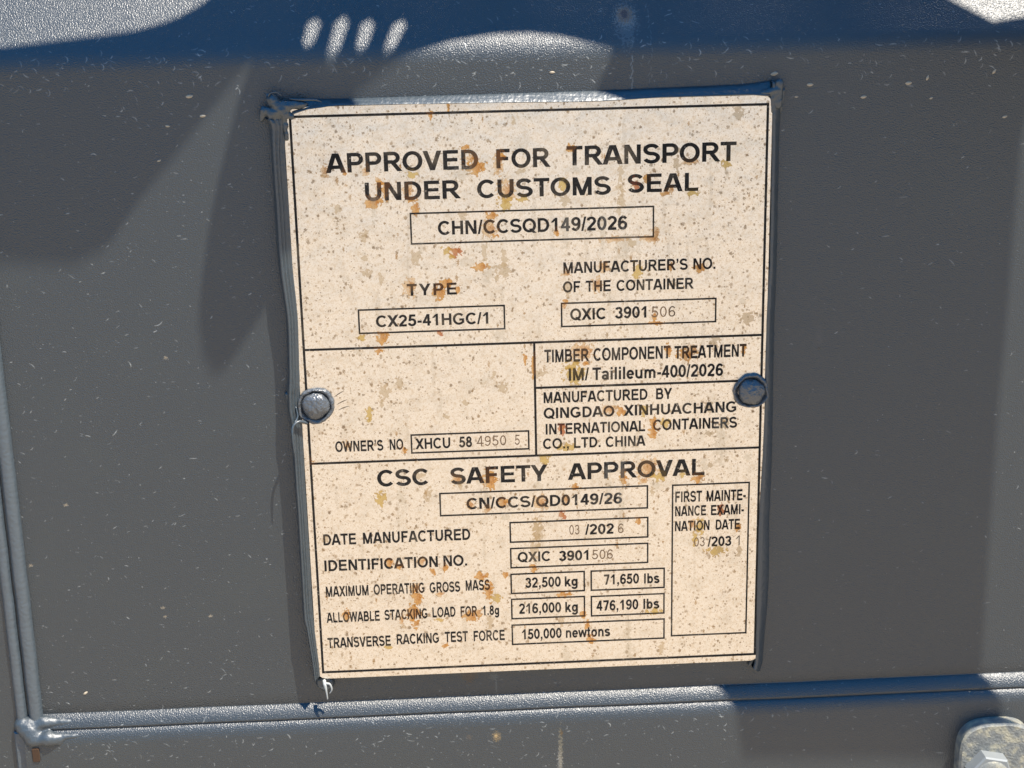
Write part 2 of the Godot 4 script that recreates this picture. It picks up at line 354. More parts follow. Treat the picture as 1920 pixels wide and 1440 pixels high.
# Smoothly joined tapered capsules [a, b, ra, rb] (mm) meshed as surface nets.
func blob(caps: Array, cell: float, join: float, rough := 0.0) -> ArrayMesh:
	var lo := Vector3.INF
	var hi := -Vector3.INF
	for c in caps:
		for e in 2:
			var r: float = c[2 + e] + cell * 2.0 + rough
			lo = lo.min(c[e] - Vector3.ONE * r)
			hi = hi.max(c[e] + Vector3.ONE * r)
	lo.z = maxf(lo.z, PANEL_Z - 1.5)
	var n := Vector3i(((hi - lo) / cell).ceil()) + Vector3i.ONE * 2
	var f := PackedFloat32Array()
	f.resize(n.x * n.y * n.z)
	for k in n.z:
		for j in n.y:
			for i in n.x:
				var p := lo + Vector3(i, j, k) * cell
				var d := 1e9
				for c in caps:
					var a: Vector3 = c[0]
					var ab: Vector3 = c[1] - a
					var h := clampf((p - a).dot(ab) / maxf(ab.length_squared(), 1e-6), 0.0, 1.0)
					var e := (p - a - ab * h).length() - lerpf(c[2], c[3], h)
					var m := clampf(0.5 + 0.5 * (d - e) / join, 0.0, 1.0)
					d = lerpf(d, e, m) - join * m * (1.0 - m) if d < 1e8 else e
				if rough > 0.0:
					d += rough * noise.get_noise_3dv(p * 0.35)
				f[(k * n.y + j) * n.x + i] = d
	var verts := PackedVector3Array()
	var id := {}
	var offs := [0, 1, n.x, n.x + 1, n.x * n.y, n.x * n.y + 1, n.x * n.y + n.x, n.x * n.y + n.x + 1]
	for k in n.z - 1:
		for j in n.y - 1:
			for i in n.x - 1:
				var o := (k * n.y + j) * n.x + i
				var inside := 0
				for q in 8:
					if f[o + offs[q]] < 0.0:
						inside += 1
				if inside == 0 or inside == 8:
					continue
				var sum := Vector3.ZERO
				var cnt := 0
				for q in 8:
					for b in 3:
						if q & (1 << b):
							continue
						var r := q | (1 << b)
						var fa := f[o + offs[q]]
						var fb := f[o + offs[r]]
						if (fa < 0.0) != (fb < 0.0):
							var t := fa / (fa - fb)
							var pa := Vector3(q & 1, (q >> 1) & 1, q >> 2)
							var pb := Vector3(r & 1, (r >> 1) & 1, r >> 2)
							sum += pa.lerp(pb, t)
							cnt += 1
				id[o] = verts.size()
				verts.append((lo + (Vector3(i, j, k) + sum / cnt) * cell) * 0.001)
	var st := SurfaceTool.new()
	st.begin(Mesh.PRIMITIVE_TRIANGLES)
	st.set_smooth_group(0)
	for v in verts:
		st.add_vertex(v)
	var step := [1, n.x, n.x * n.y]
	for o in id:
		for b in 3:
			var u: int = step[(b + 1) % 3]
			var w: int = step[(b + 2) % 3]
			if not (id.has(o - u) and id.has(o - w) and id.has(o - u - w)):
				continue
			var fa: float = f[o]
			var fb: float = f[o + step[b]]
			if (fa < 0.0) == (fb < 0.0):
				continue
			var q := [id[o], id[o - u], id[o - u - w], id[o - w]]
			if fa >= 0.0:
				q.reverse()
			for c in [0, 2, 1, 0, 3, 2]:
				st.add_index(q[c])
	st.generate_normals()
	return st.commit()

# Turned shape about +z: profile of (radius, z); wobble makes it hand-made.
func lathe(at: Vector3, prof: Array, wobble := 0.0, seed_at := 0.0, sides := 40) -> ArrayMesh:
	var rows := []
	for p in prof:
		var row := PackedVector3Array()
		for a in sides + 1:
			var ang := TAU * (a % sides) / sides
			var dir := Vector2(cos(ang), sin(ang))
			var r: float = p[0] * (1.0 + wobble * noise.get_noise_3d(dir.x * 0.9 + seed_at, dir.y * 0.9, p[0] * 0.15))
			var z: float = p[1] + wobble * 2.2 * noise.get_noise_3d(dir.x * 1.3 * p[0] * 0.2, dir.y * 1.3 * p[0] * 0.2, seed_at + 9.0) * minf(1.0, p[0])
			row.append((at + Vector3(dir.x * r, dir.y * r, z)) * 0.001)
		rows.append(row)
	return sheet(rows)

# ---------------------------------------------------------------- paint on pixels
class Canvas:
	var w: int
	var h: int
	var px: PackedByteArray
	var area: Rect2
	func _init(width: int, height: int, over: Rect2, base: Color) -> void:
		w = width
		h = height
		area = over
		var im := Image.create(w, h, false, Image.FORMAT_RGBA8)
		im.fill(base)
		px = im.get_data()
	func sx() -> float:
		return w / area.size.x
	func mix(x: int, y: int, c: Color, a: float) -> void:
		if x < 0 or y < 0 or x >= w or y >= h or a <= 0.0:
			return
		var o := (y * w + x) * 4
		px[o] = int(lerpf(px[o], c.r * 255.0, a))
		px[o + 1] = int(lerpf(px[o + 1], c.g * 255.0, a))
		px[o + 2] = int(lerpf(px[o + 2], c.b * 255.0, a))
	func grain(im: Image, c: Color, strength: float) -> void:
		# lays noise over the whole canvas: im is grey, its bright half shows as colour c
		var veil := Image.create(w, h, false, Image.FORMAT_RGBA8)
		veil.fill(c)
		im.convert(Image.FORMAT_L8)
		var g := im.get_data()
		var v := veil.get_data()
		for k in w * h:
			v[k * 4 + 3] = int(maxf(0.0, g[k] - 128.0) * 2.0 * strength)
		veil = Image.create_from_data(w, h, false, Image.FORMAT_RGBA8, v)
		var mine := Image.create_from_data(w, h, false, Image.FORMAT_RGBA8, px)
		mine.blend_rect(veil, Rect2i(0, 0, w, h), Vector2i.ZERO)
		px = mine.get_data()
	func texture() -> ImageTexture:
		var im := Image.create_from_data(w, h, false, Image.FORMAT_RGBA8, px)
		im.generate_mipmaps()
		return ImageTexture.create_from_image(im)

# An uneven patch with its own ragged outline, centred at (x, y) mm, size (bw, bh) mm.
func patch(cs: Array, cols: Array, x: float, y: float, bw: float, bh: float, alpha: float, ragged := 0.9, drip := 0.0, freq := 0.5, rim := 0.0) -> void:
	var c: Canvas = cs[0]
	var s := c.sx()
	var cx := (x - c.area.position.x) * s
	var cy := (c.area.end.y - y) * s
	var rx := maxf(bw * 0.5 * s, 0.8)
	var ry := maxf(bh * 0.5 * s, 0.8)
	for j in range(int(cy - ry * 1.5) - 1, int(cy + ry * 1.5) + 2):
		for i in range(int(cx - rx * 1.6) - 1, int(cx + rx * 1.6) + 2):
			var dy := (j - cy) / ry
			var narrow := 1.0 + drip * maxf(dy, 0.0) * 1.3
			var dx := (i - cx) / rx * narrow
			var d := sqrt(dx * dx + dy * dy) + ragged * (noise.get_noise_2d(i / s * freq * 2.2, j / s * freq * 2.2) + 0.38 * noise.get_noise_2d(i / s * freq * 4.0 + 50.0, j / s * freq * 4.0))
			var a := clampf((1.0 - d) * minf(rx, ry) * 2.2, 0.0, 1.0) * alpha
			if a <= 0.0:
				continue
			a *= 0.8 + 0.45 * noise.get_noise_2d(i / s * 3.1 + 90.0, j / s * 3.1)
			var edge := clampf((d - 0.72) * 3.5, 0.0, 1.0) * rim
			for k in cs.size():
				cs[k].mix(i, j, cols[k].lerp(Color(0.52, 0.32, 0.14), edge) if k == 0 else cols[k], a)

# A hair-like curved mark.
func fibre(c: Canvas, x: float, y: float, length: float, ang: float, bend: float, width: float, col: Color, alpha: float) -> void:
	var s := c.sx()
	var p := Vector2((x - c.area.position.x) * s, (c.area.end.y - y) * s)
	var n := int(length * s)
	for k in n:
		ang += bend / n
		p += Vector2(cos(ang), sin(ang))
		var f := 1.0 - absf(k * 2.0 / n - 1.0)
		var r := width * s * (0.4 + 0.6 * f) * 0.5
		for j in range(int(floor(p.y - r)), int(ceil(p.y + r)) + 1):
			for i in range(int(floor(p.x - r)), int(ceil(p.x + r)) + 1):
				var d := Vector2(i, j).distance_to(p)
				c.mix(i, j, col, clampf(r - d + 0.7, 0.0, 1.0) * alpha)

func noise_image(w: int, h: int, freq: float, octaves: int, seed_at: int, kind := FastNoiseLite.TYPE_SIMPLEX_SMOOTH) -> Image:
	var f := FastNoiseLite.new()
	f.noise_type = kind
	f.frequency = freq
	f.seed = seed_at
	f.fractal_type = FastNoiseLite.FRACTAL_FBM if octaves > 1 else FastNoiseLite.FRACTAL_NONE
	f.fractal_octaves = octaves
	return f.get_image(w, h, false, false, false)

func bump_texture(w: int, h: int, freq: float, octaves: int, seed_at: int, scale: float, kind := FastNoiseLite.TYPE_SIMPLEX_SMOOTH) -> ImageTexture:
	var im := noise_image(w, h, freq, octaves, seed_at, kind)
	im.convert(Image.FORMAT_RGBA8)
	im.bump_map_to_normal_map(scale)
	im.generate_mipmaps()
	return ImageTexture.create_from_image(im)

func mat(col: Color, rough: float, metal := 0.0) -> StandardMaterial3D:
	var m := StandardMaterial3D.new()
	m.albedo_color = col
	m.roughness = rough
	m.metallic = metal
	return m

func make_materials() -> void:
	M.paint = paint_material()
	make_plate_materials()
	var orange_peel := NoiseTexture2D.new()
	orange_peel.width = 512
	orange_peel.height = 512
	orange_peel.seamless = true
	orange_peel.as_normal_map = true
	orange_peel.bump_strength = 5.0
	var fn := FastNoiseLite.new()
	fn.frequency = 0.05
	fn.fractal_octaves = 3
	orange_peel.noise = fn
	# sprayed paint on the ribs, and on what hangs above
	var rib := mat(Color(0.275, 0.312, 0.338), 0.46)
	rib.uv1_triplanar = true
	rib.uv1_world_triplanar = true
	rib.uv1_scale = Vector3.ONE * 14.0
	rib.normal_enabled = true
	rib.normal_texture = orange_peel
	rib.normal_scale = 0.32
	rib.metallic_specular = 0.95
	M.rib = rib
	var weld := rib.duplicate()
	weld.albedo_color = Color(0.205, 0.238, 0.260)
	weld.roughness = 0.47
	M.weld = weld
	var seal := rib.duplicate()
	seal.albedo_color = Color(0.200, 0.238, 0.262)
	seal.roughness = 0.4
	seal.metallic_specular = 0.7
	seal.normal_scale = 0.3
	M.seal = seal
	var riv := seal.duplicate()
	riv.albedo_color = Color(0.30, 0.315, 0.33)
	riv.roughness = 0.36
	riv.normal_scale = 1.1
	M.rivet = riv
	M.string = mat(Color(0.62, 0.63, 0.62), 0.5)
	M.gear = mat(Color(0.30, 0.32, 0.35), 0.5)
	M.rust = mat(Color(0.26, 0.18, 0.11), 0.9)
	var galv := mat(Color.WHITE, 0.55, 0.05)
	var gt := NoiseTexture2D.new()
	gt.width = 512
	gt.height = 512
	gt.seamless = true
	var gn := FastNoiseLite.new()
	gn.frequency = 0.012
	gn.fractal_octaves = 5
	gn.seed = 12
	gt.noise = gn
	var ramp := Gradient.new()
	ramp.offsets = PackedFloat32Array([0.0, 0.32, 0.5, 0.64, 1.0])
	ramp.colors = PackedColorArray([Color(0.38, 0.39, 0.39), Color(0.45, 0.46, 0.45), Color(0.50, 0.50, 0.475), Color(0.59, 0.575, 0.51), Color(0.70, 0.67, 0.58)])
	gt.color_ramp = ramp
	galv.albedo_texture = gt
	galv.uv1_triplanar = true
	galv.uv1_world_triplanar = true
	galv.uv1_scale = Vector3.ONE * 22.0
	galv.normal_enabled = true
	galv.normal_texture = orange_peel
	galv.normal_scale = 0.6
	M.galv = galv
	M.zinc = mat(Color(0.50, 0.515, 0.515), 0.5, 0.1)
	M.husk = mat(Color(0.66, 0.61, 0.53), 0.7)
	var soil := mat(Color.WHITE, 0.95)
	var dt := NoiseTexture2D.new()
	dt.width = 1024
	dt.height = 1024
	dt.seamless = true
	var dn := FastNoiseLite.new()
	dn.frequency = 0.02
	dn.fractal_octaves = 6
	dt.noise = dn
	var dramp := Gradient.new()
	dramp.offsets = PackedFloat32Array([0.0, 0.4, 0.6, 1.0])
	dramp.colors = PackedColorArray([Color(0.56, 0.50, 0.42), Color(0.62, 0.56, 0.475), Color(0.65, 0.59, 0.50), Color(0.72, 0.66, 0.57)])
	dt.color_ramp = dramp
	soil.albedo_texture = dt
	soil.uv1_triplanar = true
	soil.uv1_world_triplanar = true
	soil.uv1_scale = Vector3.ONE * 0.35
	M.soil = soil

# Dark grey-blue sprayed paint with stuck lint, specks and a few rust weeps, over the unrolled door sheet.
func paint_material() -> StandardMaterial3D:
	var w := 2048
	var h := int(2048 * SHEET.size.y / SHEET.size.x)
	var c := Canvas.new(w, h, SHEET, Color(0.166, 0.190, 0.204))
	c.grain(noise_image(w, h, 0.10, 3, 5), Color(0.202, 0.224, 0.238), 0.75)
	c.grain(noise_image(w, h, 0.004, 4, 6), Color(0.190, 0.212, 0.222), 0.8)
	var pale := Color(0.66, 0.66, 0.64)
	for k in 6000:
		var x := rng.randf_range(SHEET.position.x, SHEET.end.x)
		var y := rng.randf_range(SHEET.position.y, SHEET.end.y)
		var dense := 0.5 + 0.5 * noise.get_noise_2d(x * 0.012, y * 0.012 + 30.0)
		if x > 100.0:
			dense *= 0.35
		if rng.randf() > dense:
			continue
		fibre(c, x, y, rng.randf_range(0.5, 2.2) * (2.0 if rng.randf() < 0.06 else 1.0), rng.randf_range(-0.7, 0.7), rng.randf_range(-1.3, 1.3), rng.randf_range(0.18, 0.34), pale, rng.randf_range(0.2, 0.85))
	for k in 260:   # longer lint clinging along the fold
		var y := BEND_Y - absf(rng.randfn(0.0, 1.0)) * 13.0 + 4.0
		fibre(c, rng.randf_range(-215.0, 215.0), y, rng.randf_range(1.0, 3.6), rng.randf_range(-1.2, 1.2), rng.randf_range(-2.2, 2.2), rng.randf_range(0.24, 0.42), pale, rng.randf_range(0.2, 0.7))
	for k in 130:   # and along the ledge
		fibre(c, rng.randf_range(-225.0, 225.0), -152.0 - absf(rng.randfn(0.0, 1.0)) * 10.0 - 6.0, rng.randf_range(1.0, 3.0), rng.randf_range(-0.8, 0.8), rng.randf_range(-2.2, 2.2), rng.randf_range(0.24, 0.40), pale, rng.randf_range(0.25, 0.7))
	for k in 7000:
		var x := rng.randf_range(SHEET.position.x, SHEET.end.x)
		var y := rng.randf_range(SHEET.position.y, SHEET.end.y)
		if x > 100.0 and rng.randf() < 0.6:
			continue
		var r := 0.16 + 0.4 * pow(rng.randf(), 3.0)
		patch([c], [pale if rng.randf() < 0.9 else Color(0.08, 0.08, 0.08)], x, y, r * 1.3, r, rng.randf_range(0.25, 0.9), 0.4)
	# a rust spot on the fold with the chalky paint it has leached, and rust runs under the ledge
	var s := unroll(163.0)
	patch([c], [Color(0.40, 0.42, 0.43)], 41.4, s - 5.0, 8.5, 20.0, 0.6, 1.1, 0.3, 0.25)
	patch([c], [Color(0.50, 0.50, 0.47)], 41.2, s - 0.5, 8.5, 10.0, 0.7, 1.0, 0.0, 0.4)
	patch([c], [Color(0.45, 0.32, 0.20)], 40.9, s + 0.6, 6.5, 7.5, 0.95, 1.0, 0.0, 0.6)
	patch([c], [Color(0.20, 0.12, 0.08)], 40.9, s + 1.0, 2.8, 4.2, 0.9, 0.8, 0.0, 0.8)
	for k in 10:
		fibre(c, 43.0 + rng.randf_range(-0.3, 0.3), 148.0 - k * 1.4, 2.0, PI / 2 + rng.randf_range(-0.4, 0.3), 0.2, 0.5, Color(0.48, 0.52, 0.54), 0.5)
	for k in 14:
		fibre(c, 51.0 + rng.randf_range(-0.5, 0.5), 172.0 - k * 2.6, 2.4, PI / 2 + rng.randf_range(-0.4, 0.4), 0.3, 0.22, Color(0.55, 0.58, 0.60), 0.4)
	var low := unroll(-157.5)
	patch([c], [Color(0.52, 0.42, 0.27)], -21.2, low, 4.2, 5.0, 0.85, 1.1, 0.5, 0.6)
	patch([c], [Color(0.72, 0.60, 0.40)], -21.6, low + 0.6, 1.6, 2.0, 0.9, 0.8, 0.2, 0.9)
	patch([c], [Color(0.36, 0.29, 0.23)], -34.0, low + 0.5, 2.4, 2.2, 0.6, 1.2)
	patch([c], [Color(0.50, 0.45, 0.35)], 8.6, unroll(-168.0), 2.0, 26.0, 0.7, 0.8, 0.0, 0.3)
	patch([c], [Color(0.58, 0.56, 0.52)], 8.2, unroll(-175.0), 2.6, 18.0, 0.6, 1.0, 0.0, 0.4)
	patch([c], [Color(0.34, 0.24, 0.10)], 9.2, low + 0.6, 1.4, 3.4, 0.9, 0.8)
	patch([c], [Color(0.30, 0.19, 0.09)], -32.9, -134.0, 7.0, 6.0, 0.85, 1.2, 0.6, 0.5)
	patch([c], [Color(0.42, 0.42, 0.38)], -21.5, -134.5, 4.0, 4.0, 0.6, 1.2, 0.6, 0.5)
	patch([c], [Color(0.46, 0.47, 0.45)], -20.6, -139.0, 0.9, 8.0, 0.6, 0.8)
	patch([c], [Color(0.10, 0.10, 0.10)], 126.2, 18.4, 1.8, 1.4, 0.85, 0.8)
	patch([c], [Color(0.24, 0.25, 0.26)], 126.2, 24.0, 3.0, 9.0, 0.5, 1.0)
	for q in [[-171.0, -93.0], [-170.4, -97.5], [-150.0, -98.0], [-209.6, -41.8], [-160.2, 24.0], [-228.0, -70.0]]:
		patch([c], [Color(0.62, 0.55, 0.45)], q[0], q[1], 2.0, 1.4, 0.9, 1.0)
	var m := mat(Color.WHITE, 0.44)
	m.albedo_texture = c.texture()
	m.normal_enabled = true
	m.normal_texture = bump_texture(w, h, 0.36, 2, 31, 4.0)
	m.normal_scale = 0.33
	m.metallic_specular = 0.76
	return m

# Steel of the plate, the print's ink and the shallow hand-stamped digits, all over the same area.
func make_plate_materials() -> void:
	var w := 1612
	var h := 2048
	var steel := Canvas.new(w, h, PLATE, Color(0.965, 0.945, 0.915))
	var orm := Canvas.new(w, h, PLATE, Color(1.0, 0.31, 1.0))
	steel.grain(noise_image(w, h, 0.012, 4, 21), Color(0.86, 0.835, 0.795), 0.75)
	steel.grain(noise_image(w, h, 0.09, 3, 22), Color(0.96, 0.935, 0.905), 0.5)
	steel.grain(noise_image(w, h, 0.055, 4, 28), Color(0.82, 0.74, 0.635), 0.6)
	steel.grain(noise_image(w, h, 0.14, 2, 29), Color(0.76, 0.68, 0.57), 0.5)
	var ink := Canvas.new(w / 2, h / 2, PLATE, Color(0.09, 0.083, 0.083))
	ink.grain(noise_image(w / 2, h / 2, 0.016, 3, 23), Color(0.38, 0.33, 0.27), 1.0)
	ink.grain(noise_image(w / 2, h / 2, 0.25, 2, 24), Color(0.46, 0.43, 0.39), 0.55)
	var stamped := Canvas.new(w / 2, h / 2, PLATE, Color(0.40, 0.31, 0.22))
	stamped.grain(noise_image(w / 2, h / 2, 0.03, 3, 25), Color(0.30, 0.24, 0.18), 0.9)
	# pitting: thousands of tan-grey flecks, thicker towards the two sides
	var rough_spot := Color(1.0, 0.45, 0.92)
	for k in 25000:
		var x := rng.randf_range(PLATE.position.x, PLATE.end.x)
		var y := rng.randf_range(PLATE.position.y, PLATE.end.y)
		var dense := 0.50 + 0.45 * noise.get_noise_2d(x * 0.02, y * 0.02 + 70.0) + 0.35 * pow(absf(x) / 100.0, 3.0)
		if rng.randf() > dense:
			continue
		var r := 0.26 + 0.85 * pow(rng.randf(), 5.0)
		var t := rng.randf()
		var col := Color(0.60, 0.49, 0.36).lerp(Color(0.52, 0.44, 0.35), t)
		patch([steel, orm], [col, rough_spot], x, y, r * rng.randf_range(0.8, 1.5), r * rng.randf_range(0.8, 1.7), rng.randf_range(0.45, 0.95), 0.9, 0.0, 0.9)
	for k in 2600:   # bright nicks
		var x := rng.randf_range(PLATE.position.x, PLATE.end.x)
		var y := rng.randf_range(PLATE.position.y, PLATE.end.y)
		patch([steel], [Color(0.97, 0.95, 0.92)], x, y, 0.35, 0.35, 0.8, 0.4)
		if k % 2 == 0:
			patch([ink], [Color(0.66, 0.61, 0.54)], x, y, 0.7, 0.7, 0.85, 0.7)
	var tint := {"o": [Color(0.79, 0.54, 0.23), 0.9], "p": [Color(0.84, 0.67, 0.45), 0.7], "y": [Color(0.77, 0.63, 0.31), 0.85], "t": [Color(0.74, 0.64, 0.49), 0.68], "g": [Color(0.78, 0.735, 0.655), 0.38], "r": [Color(0.68, 0.36, 0.20), 0.9]}
	var on_ink := {"o": [Color(0.36, 0.22, 0.11), 0.8], "p": [Color(0.34, 0.24, 0.15), 0.8], "y": [Color(0.33, 0.26, 0.14), 0.75], "t": [Color(0.36, 0.30, 0.23), 0.7], "g": [Color(0.40, 0.38, 0.35), 0.7], "r": [Color(0.36, 0.17, 0.10), 0.85]}
	for q in RUST:
		var t: Array = tint[q[4]]
		var u: Array = on_ink[q[4]]
		var drip := 0.35 if q[4] in ["o", "y", "t"] else 0.0
		var dull := Color(1.0, 0.5, 0.8)
		if q[4] == "g":
			dull = Color(1.0, 0.42, 0.95)
		patch([steel, orm], [t[0], dull], q[0], q[1], q[2] * 1.25, q[3] * 1.2, t[1], 1.15, drip, 0.17, {"o": 0.7, "p": 0.6, "y": 0.55, "t": 0.35, "g": 0.1, "r": 0.5}[q[4]])
		if q[4] in ["o", "p", "r"]:   # darker heart and pale fringe
			patch([steel, orm], [Color(0.64, 0.37, 0.15), dull], q[0] + q[2] * 0.1, q[1] + q[3] * 0.05, q[2] * 0.7, q[3] * 0.65, 0.6, 1.2, drip, 0.35)
			patch([steel], [Color(0.90, 0.80, 0.66)], q[0] - q[2] * 0.2, q[1], q[2] * 0.8, q[3] * 0.7, 0.4, 1.3, 0.0, 0.35)
		patch([ink], [u[0]], q[0], q[1] + q[3] * 0.35, maxf(q[2], 2.5) * 1.5, maxf(q[3], 3.5) * 1.3, u[1], 0.9, 0.0, 0.3)
	for k in 330:   # small rust flecks and short runs between the big marks
		var x := rng.randf_range(-99.0, 99.0)
		var y := rng.randf_range(-126.0, 124.0)
		if rng.randf() > 0.6 + 0.9 * noise.get_noise_2d(x * 0.03 + 11.0, y * 0.015):
			continue
		var fw := rng.randf_range(0.4, 1.2)
		var fh := fw * rng.randf_range(0.8, 2.6)
		var fc := Color(0.62, 0.43, 0.21).lerp(Color(0.55, 0.46, 0.33), rng.randf())
		patch([steel, orm], [fc, Color(1.0, 0.5, 0.85)], x, y, fw, fh, rng.randf_range(0.5, 0.9), 1.3, 0.3, 0.7, 0.5)
	for k in 60:   # faint water runs
		var x := rng.randf_range(-98.0, 98.0)
		var y := rng.randf_range(-115.0, 115.0)
		patch([steel, orm], [Color(0.74, 0.68, 0.59), Color(1.0, 0.45, 0.9)], x, y, rng.randf_range(0.8, 2.4), rng.randf_range(8.0, 26.0), 0.25, 0.9, 0.0, 0.14)
	for q in [[-88.0, 5.0, 0.5], [-87.0, 1.5, 0.4], [-86.5, -1.0, 0.3]]:   # paint scuffs beside the rivet
		fibre(steel, q[0], q[1], 5.0, -q[2] - 0.2, 0.3, 0.35, Color(0.36, 0.33, 0.30), 0.7)
	var m := StandardMaterial3D.new()
	m.albedo_texture = steel.texture()
	var ot := orm.texture()
	m.roughness = 1.0
	m.roughness_texture = ot
	m.roughness_texture_channel = BaseMaterial3D.TEXTURE_CHANNEL_GREEN
	m.metallic = 1.0
	m.metallic_texture = ot
	m.metallic_texture_channel = BaseMaterial3D.TEXTURE_CHANNEL_BLUE
	m.normal_enabled = true
	m.normal_texture = bump_texture(1024, 1301, 0.011, 3, 77, 6.0)
	m.normal_scale = 0.15
	M.steel = m
	var km := mat(Color.WHITE, 0.5)
	km.metallic_specular = 0.3
	km.albedo_texture = ink.texture()
	M.ink = km
	var sm := mat(Color.WHITE, 0.5)
	sm.albedo_texture = stamped.texture()
	M.stamped = sm
	M.backing = mat(Color(0.28, 0.30, 0.32), 0.5)

# ---------------------------------------------------------------- ground (out of frame, mirrored by the steel)
func make_ground() -> void:
	var pm := PlaneMesh.new()
	pm.size = Vector2(400, 400)
	var g := obj("ground", pm, M.soil, self)
	g.position = Vector3(0, -1.35, 0)
	g.set_meta("kind", "structure")
	tag(g, "dry sandy yard ground in full sun below the door", "ground")

# ---------------------------------------------------------------- door
func profile(with_ledge: bool) -> Array:   # (height, depth) from the top down
	var out := [Vector2(330, -41.0)]
	for k in 9:
		out.append(bend_point(Vector2(BEND_Y + 36.0 / FOLD, PANEL_Z - 36.0), k / 8.0, true))
	for k in 13:
		out.append(bend_point(Vector2(BEND_Y, PANEL_Z), k / 12.0, false))
	for k in 12:
		out.append(Vector2(lerpf(140.0, -138.0, k / 11.0), PANEL_Z))
	if not with_ledge:
		out.append(Vector2(-280.0, PANEL_Z))
		return out
	out.append(Vector2(-143.6, PANEL_Z))
	out.append(Vector2(-144.1, PANEL_Z - 0.15))
	for k in 12:
		var f := k / 11.0
		var a := PI / 2 * f
		out.append(Vector2(-144.2 - 5.8 * lerpf(f, 1.0 - cos(a), 0.45), PANEL_Z + 0.1 + 3.9 * lerpf(f, sin(a), 0.45)))
	out.append(Vector2(-150.15, -1.5))
	out.append(Vector2(-150.4, -1.6))
	for k in 14:
		var f := k / 13.0
		var a := PI / 2 * f
		out.append(Vector2(-150.6 - 6.4 * lerpf(f, 1.0 - cos(a), 0.75), -1.5 + 3.0 * lerpf(f, sin(a), 0.75)))
	out.append(Vector2(-170.0, 1.55))
	out.append(Vector2(-280.0, 1.55))
	return out

# a soft fold: quadratic between the two flat runs
func bend_point(at: Vector2, f: float, upper: bool) -> Vector2:
	var r := 5.5
	var slope := Vector2(1.0, -FOLD).normalized()
	var a := at + (Vector2(r, 0.0) if upper else slope * r)
	var b := at + (-slope * r if upper else Vector2(-r, 0.0))
	return a.lerp(at, f).lerp(at.lerp(b, f), f)

# length along the door's profile, measured so that it equals the height on the flat main panel
func unroll(y: float) -> float:
	if y > BEND_Y:
		return BEND_Y + (y - BEND_Y) * 1.236
	if y < -156.2:
		return y - 7.5
	return y

func door_mesh(x0: float, x1: float, with_ledge: bool) -> ArrayMesh:
	var prof := profile(with_ledge)
	var s := PackedFloat32Array()
	s.resize(prof.size())
	var ref := 0
	for k in range(1, prof.size()):
		s[k] = s[k - 1] - prof[k].distance_to(prof[k - 1])
		if absf(prof[k].x - 140.0) < 0.01:
			ref = k
	var shift: float = 140.0 - s[ref]
	var rows := []
	var uvs := []
	var nx := 24
	for k in prof.size():
		var row := PackedVector3Array()
		var uv := PackedVector2Array()
		for i in nx + 1:
			var x := lerpf(x0, x1, float(i) / nx)
			var wave := 0.0
			if with_ledge and prof[k].x < -140.0 and prof[k].x > -160.0:
				wave = 0.35 * noise.get_noise_2d(x * 0.02, 3.0)
			row.append(mv(x, prof[k].x + wave, prof[k].y))
			uv.append(Vector2((x - SHEET.position.x) / SHEET.size.x, (SHEET.end.y - s[k] - shift) / SHEET.size.y))
		rows.append(row)
		uvs.append(uv)
	return sheet(rows, uvs)

func rib_mesh(x0: float, x1: float, y0: float, y1: float, high: float, seed_at: float) -> ArrayMesh:
	var rows := []
	var n := 90
	for k in n + 1:
		var y := lerpf(y1, y0, float(k) / n)
		var row := PackedVector3Array()
		var wob := 0.22 * noise.get_noise_2d(y * 0.05, seed_at)
		for i in 13:
			var a := PI * i / 12.0
			var x := (x0 + x1) * 0.5 - (x1 - x0) * 0.5 * cos(a) + wob
			row.append(mv(x, y, PANEL_Z - 0.2 + (high + 0.25 * noise.get_noise_2d(y * 0.08, seed_at + 5.0)) * sin(a)))
		rows.append(row)
	return sheet(rows)

func make_door() -> void:
	var d := thing("container_door", "dark grey painted steel door face with folded top, twin upright ribs and lower ledge", "door")
	obj("panel", door_mesh(-238.0, 420.0, true), M.paint, d)
	obj("panel", door_mesh(-420.0, -238.0, false), M.paint, d)
	obj("rib", rib_mesh(-236.2, -229.8, -147.0, 150.0, 3.4, 1.0), M.rib, d)
	obj("rib", rib_mesh(-242.0, -236.8, -147.0, 150.0, 3.0, 2.0), M.rib, d)
	# welded joint where the ribs meet the ledge, and the stub under it
	var weld := blob([
		[Vector3(-239.0, -147.5, -4.0), Vector3(-229.0, -147.6, -3.8), 3.2, 2.7],
		[Vector3(-229.0, -147.6, -3.8), Vector3(-216.0, -147.8, -4.0), 2.7, 1.9],
		[Vector3(-239.6, -149.0, -3.6), Vector3(-235.0, -151.5, -2.6), 3.0, 3.8],
		[Vector3(-236.0, -151.5, -2.4), Vector3(-236.0, -157.5, -2.6), 3.8, 2.8],
		[Vector3(-234.0, -154.6, 0.2), Vector3(-227.0, -153.8, 0.6), 2.6, 2.3],
		[Vector3(-227.0, -153.8, 0.6), Vector3(-222.0, -156.2, 0.4), 2.3, 1.2],
		[Vector3(-227.0, -153.6, 0.0), Vector3(-214.0, -153.2, -0.6), 2.0, 1.4]], 0.6, 3.2, 0.25)
	obj("weld", weld, M.weld, d)
	obj("stub", slab(PackedVector2Array([Vector2(-243.5, -151.0), Vector2(-238.0, -151.5), Vector2(-237.0, -280.0), Vector2(-244.5, -280.0)]), PANEL_Z - 1.0, -2.0, 0.8), M.rib, d)
	obj("rust_slot", slab(round_rect(Rect2(-235.0, -164.5, 3.4, 7.0), 0.8), 0.5, 2.2, 0.3), M.rust, d)

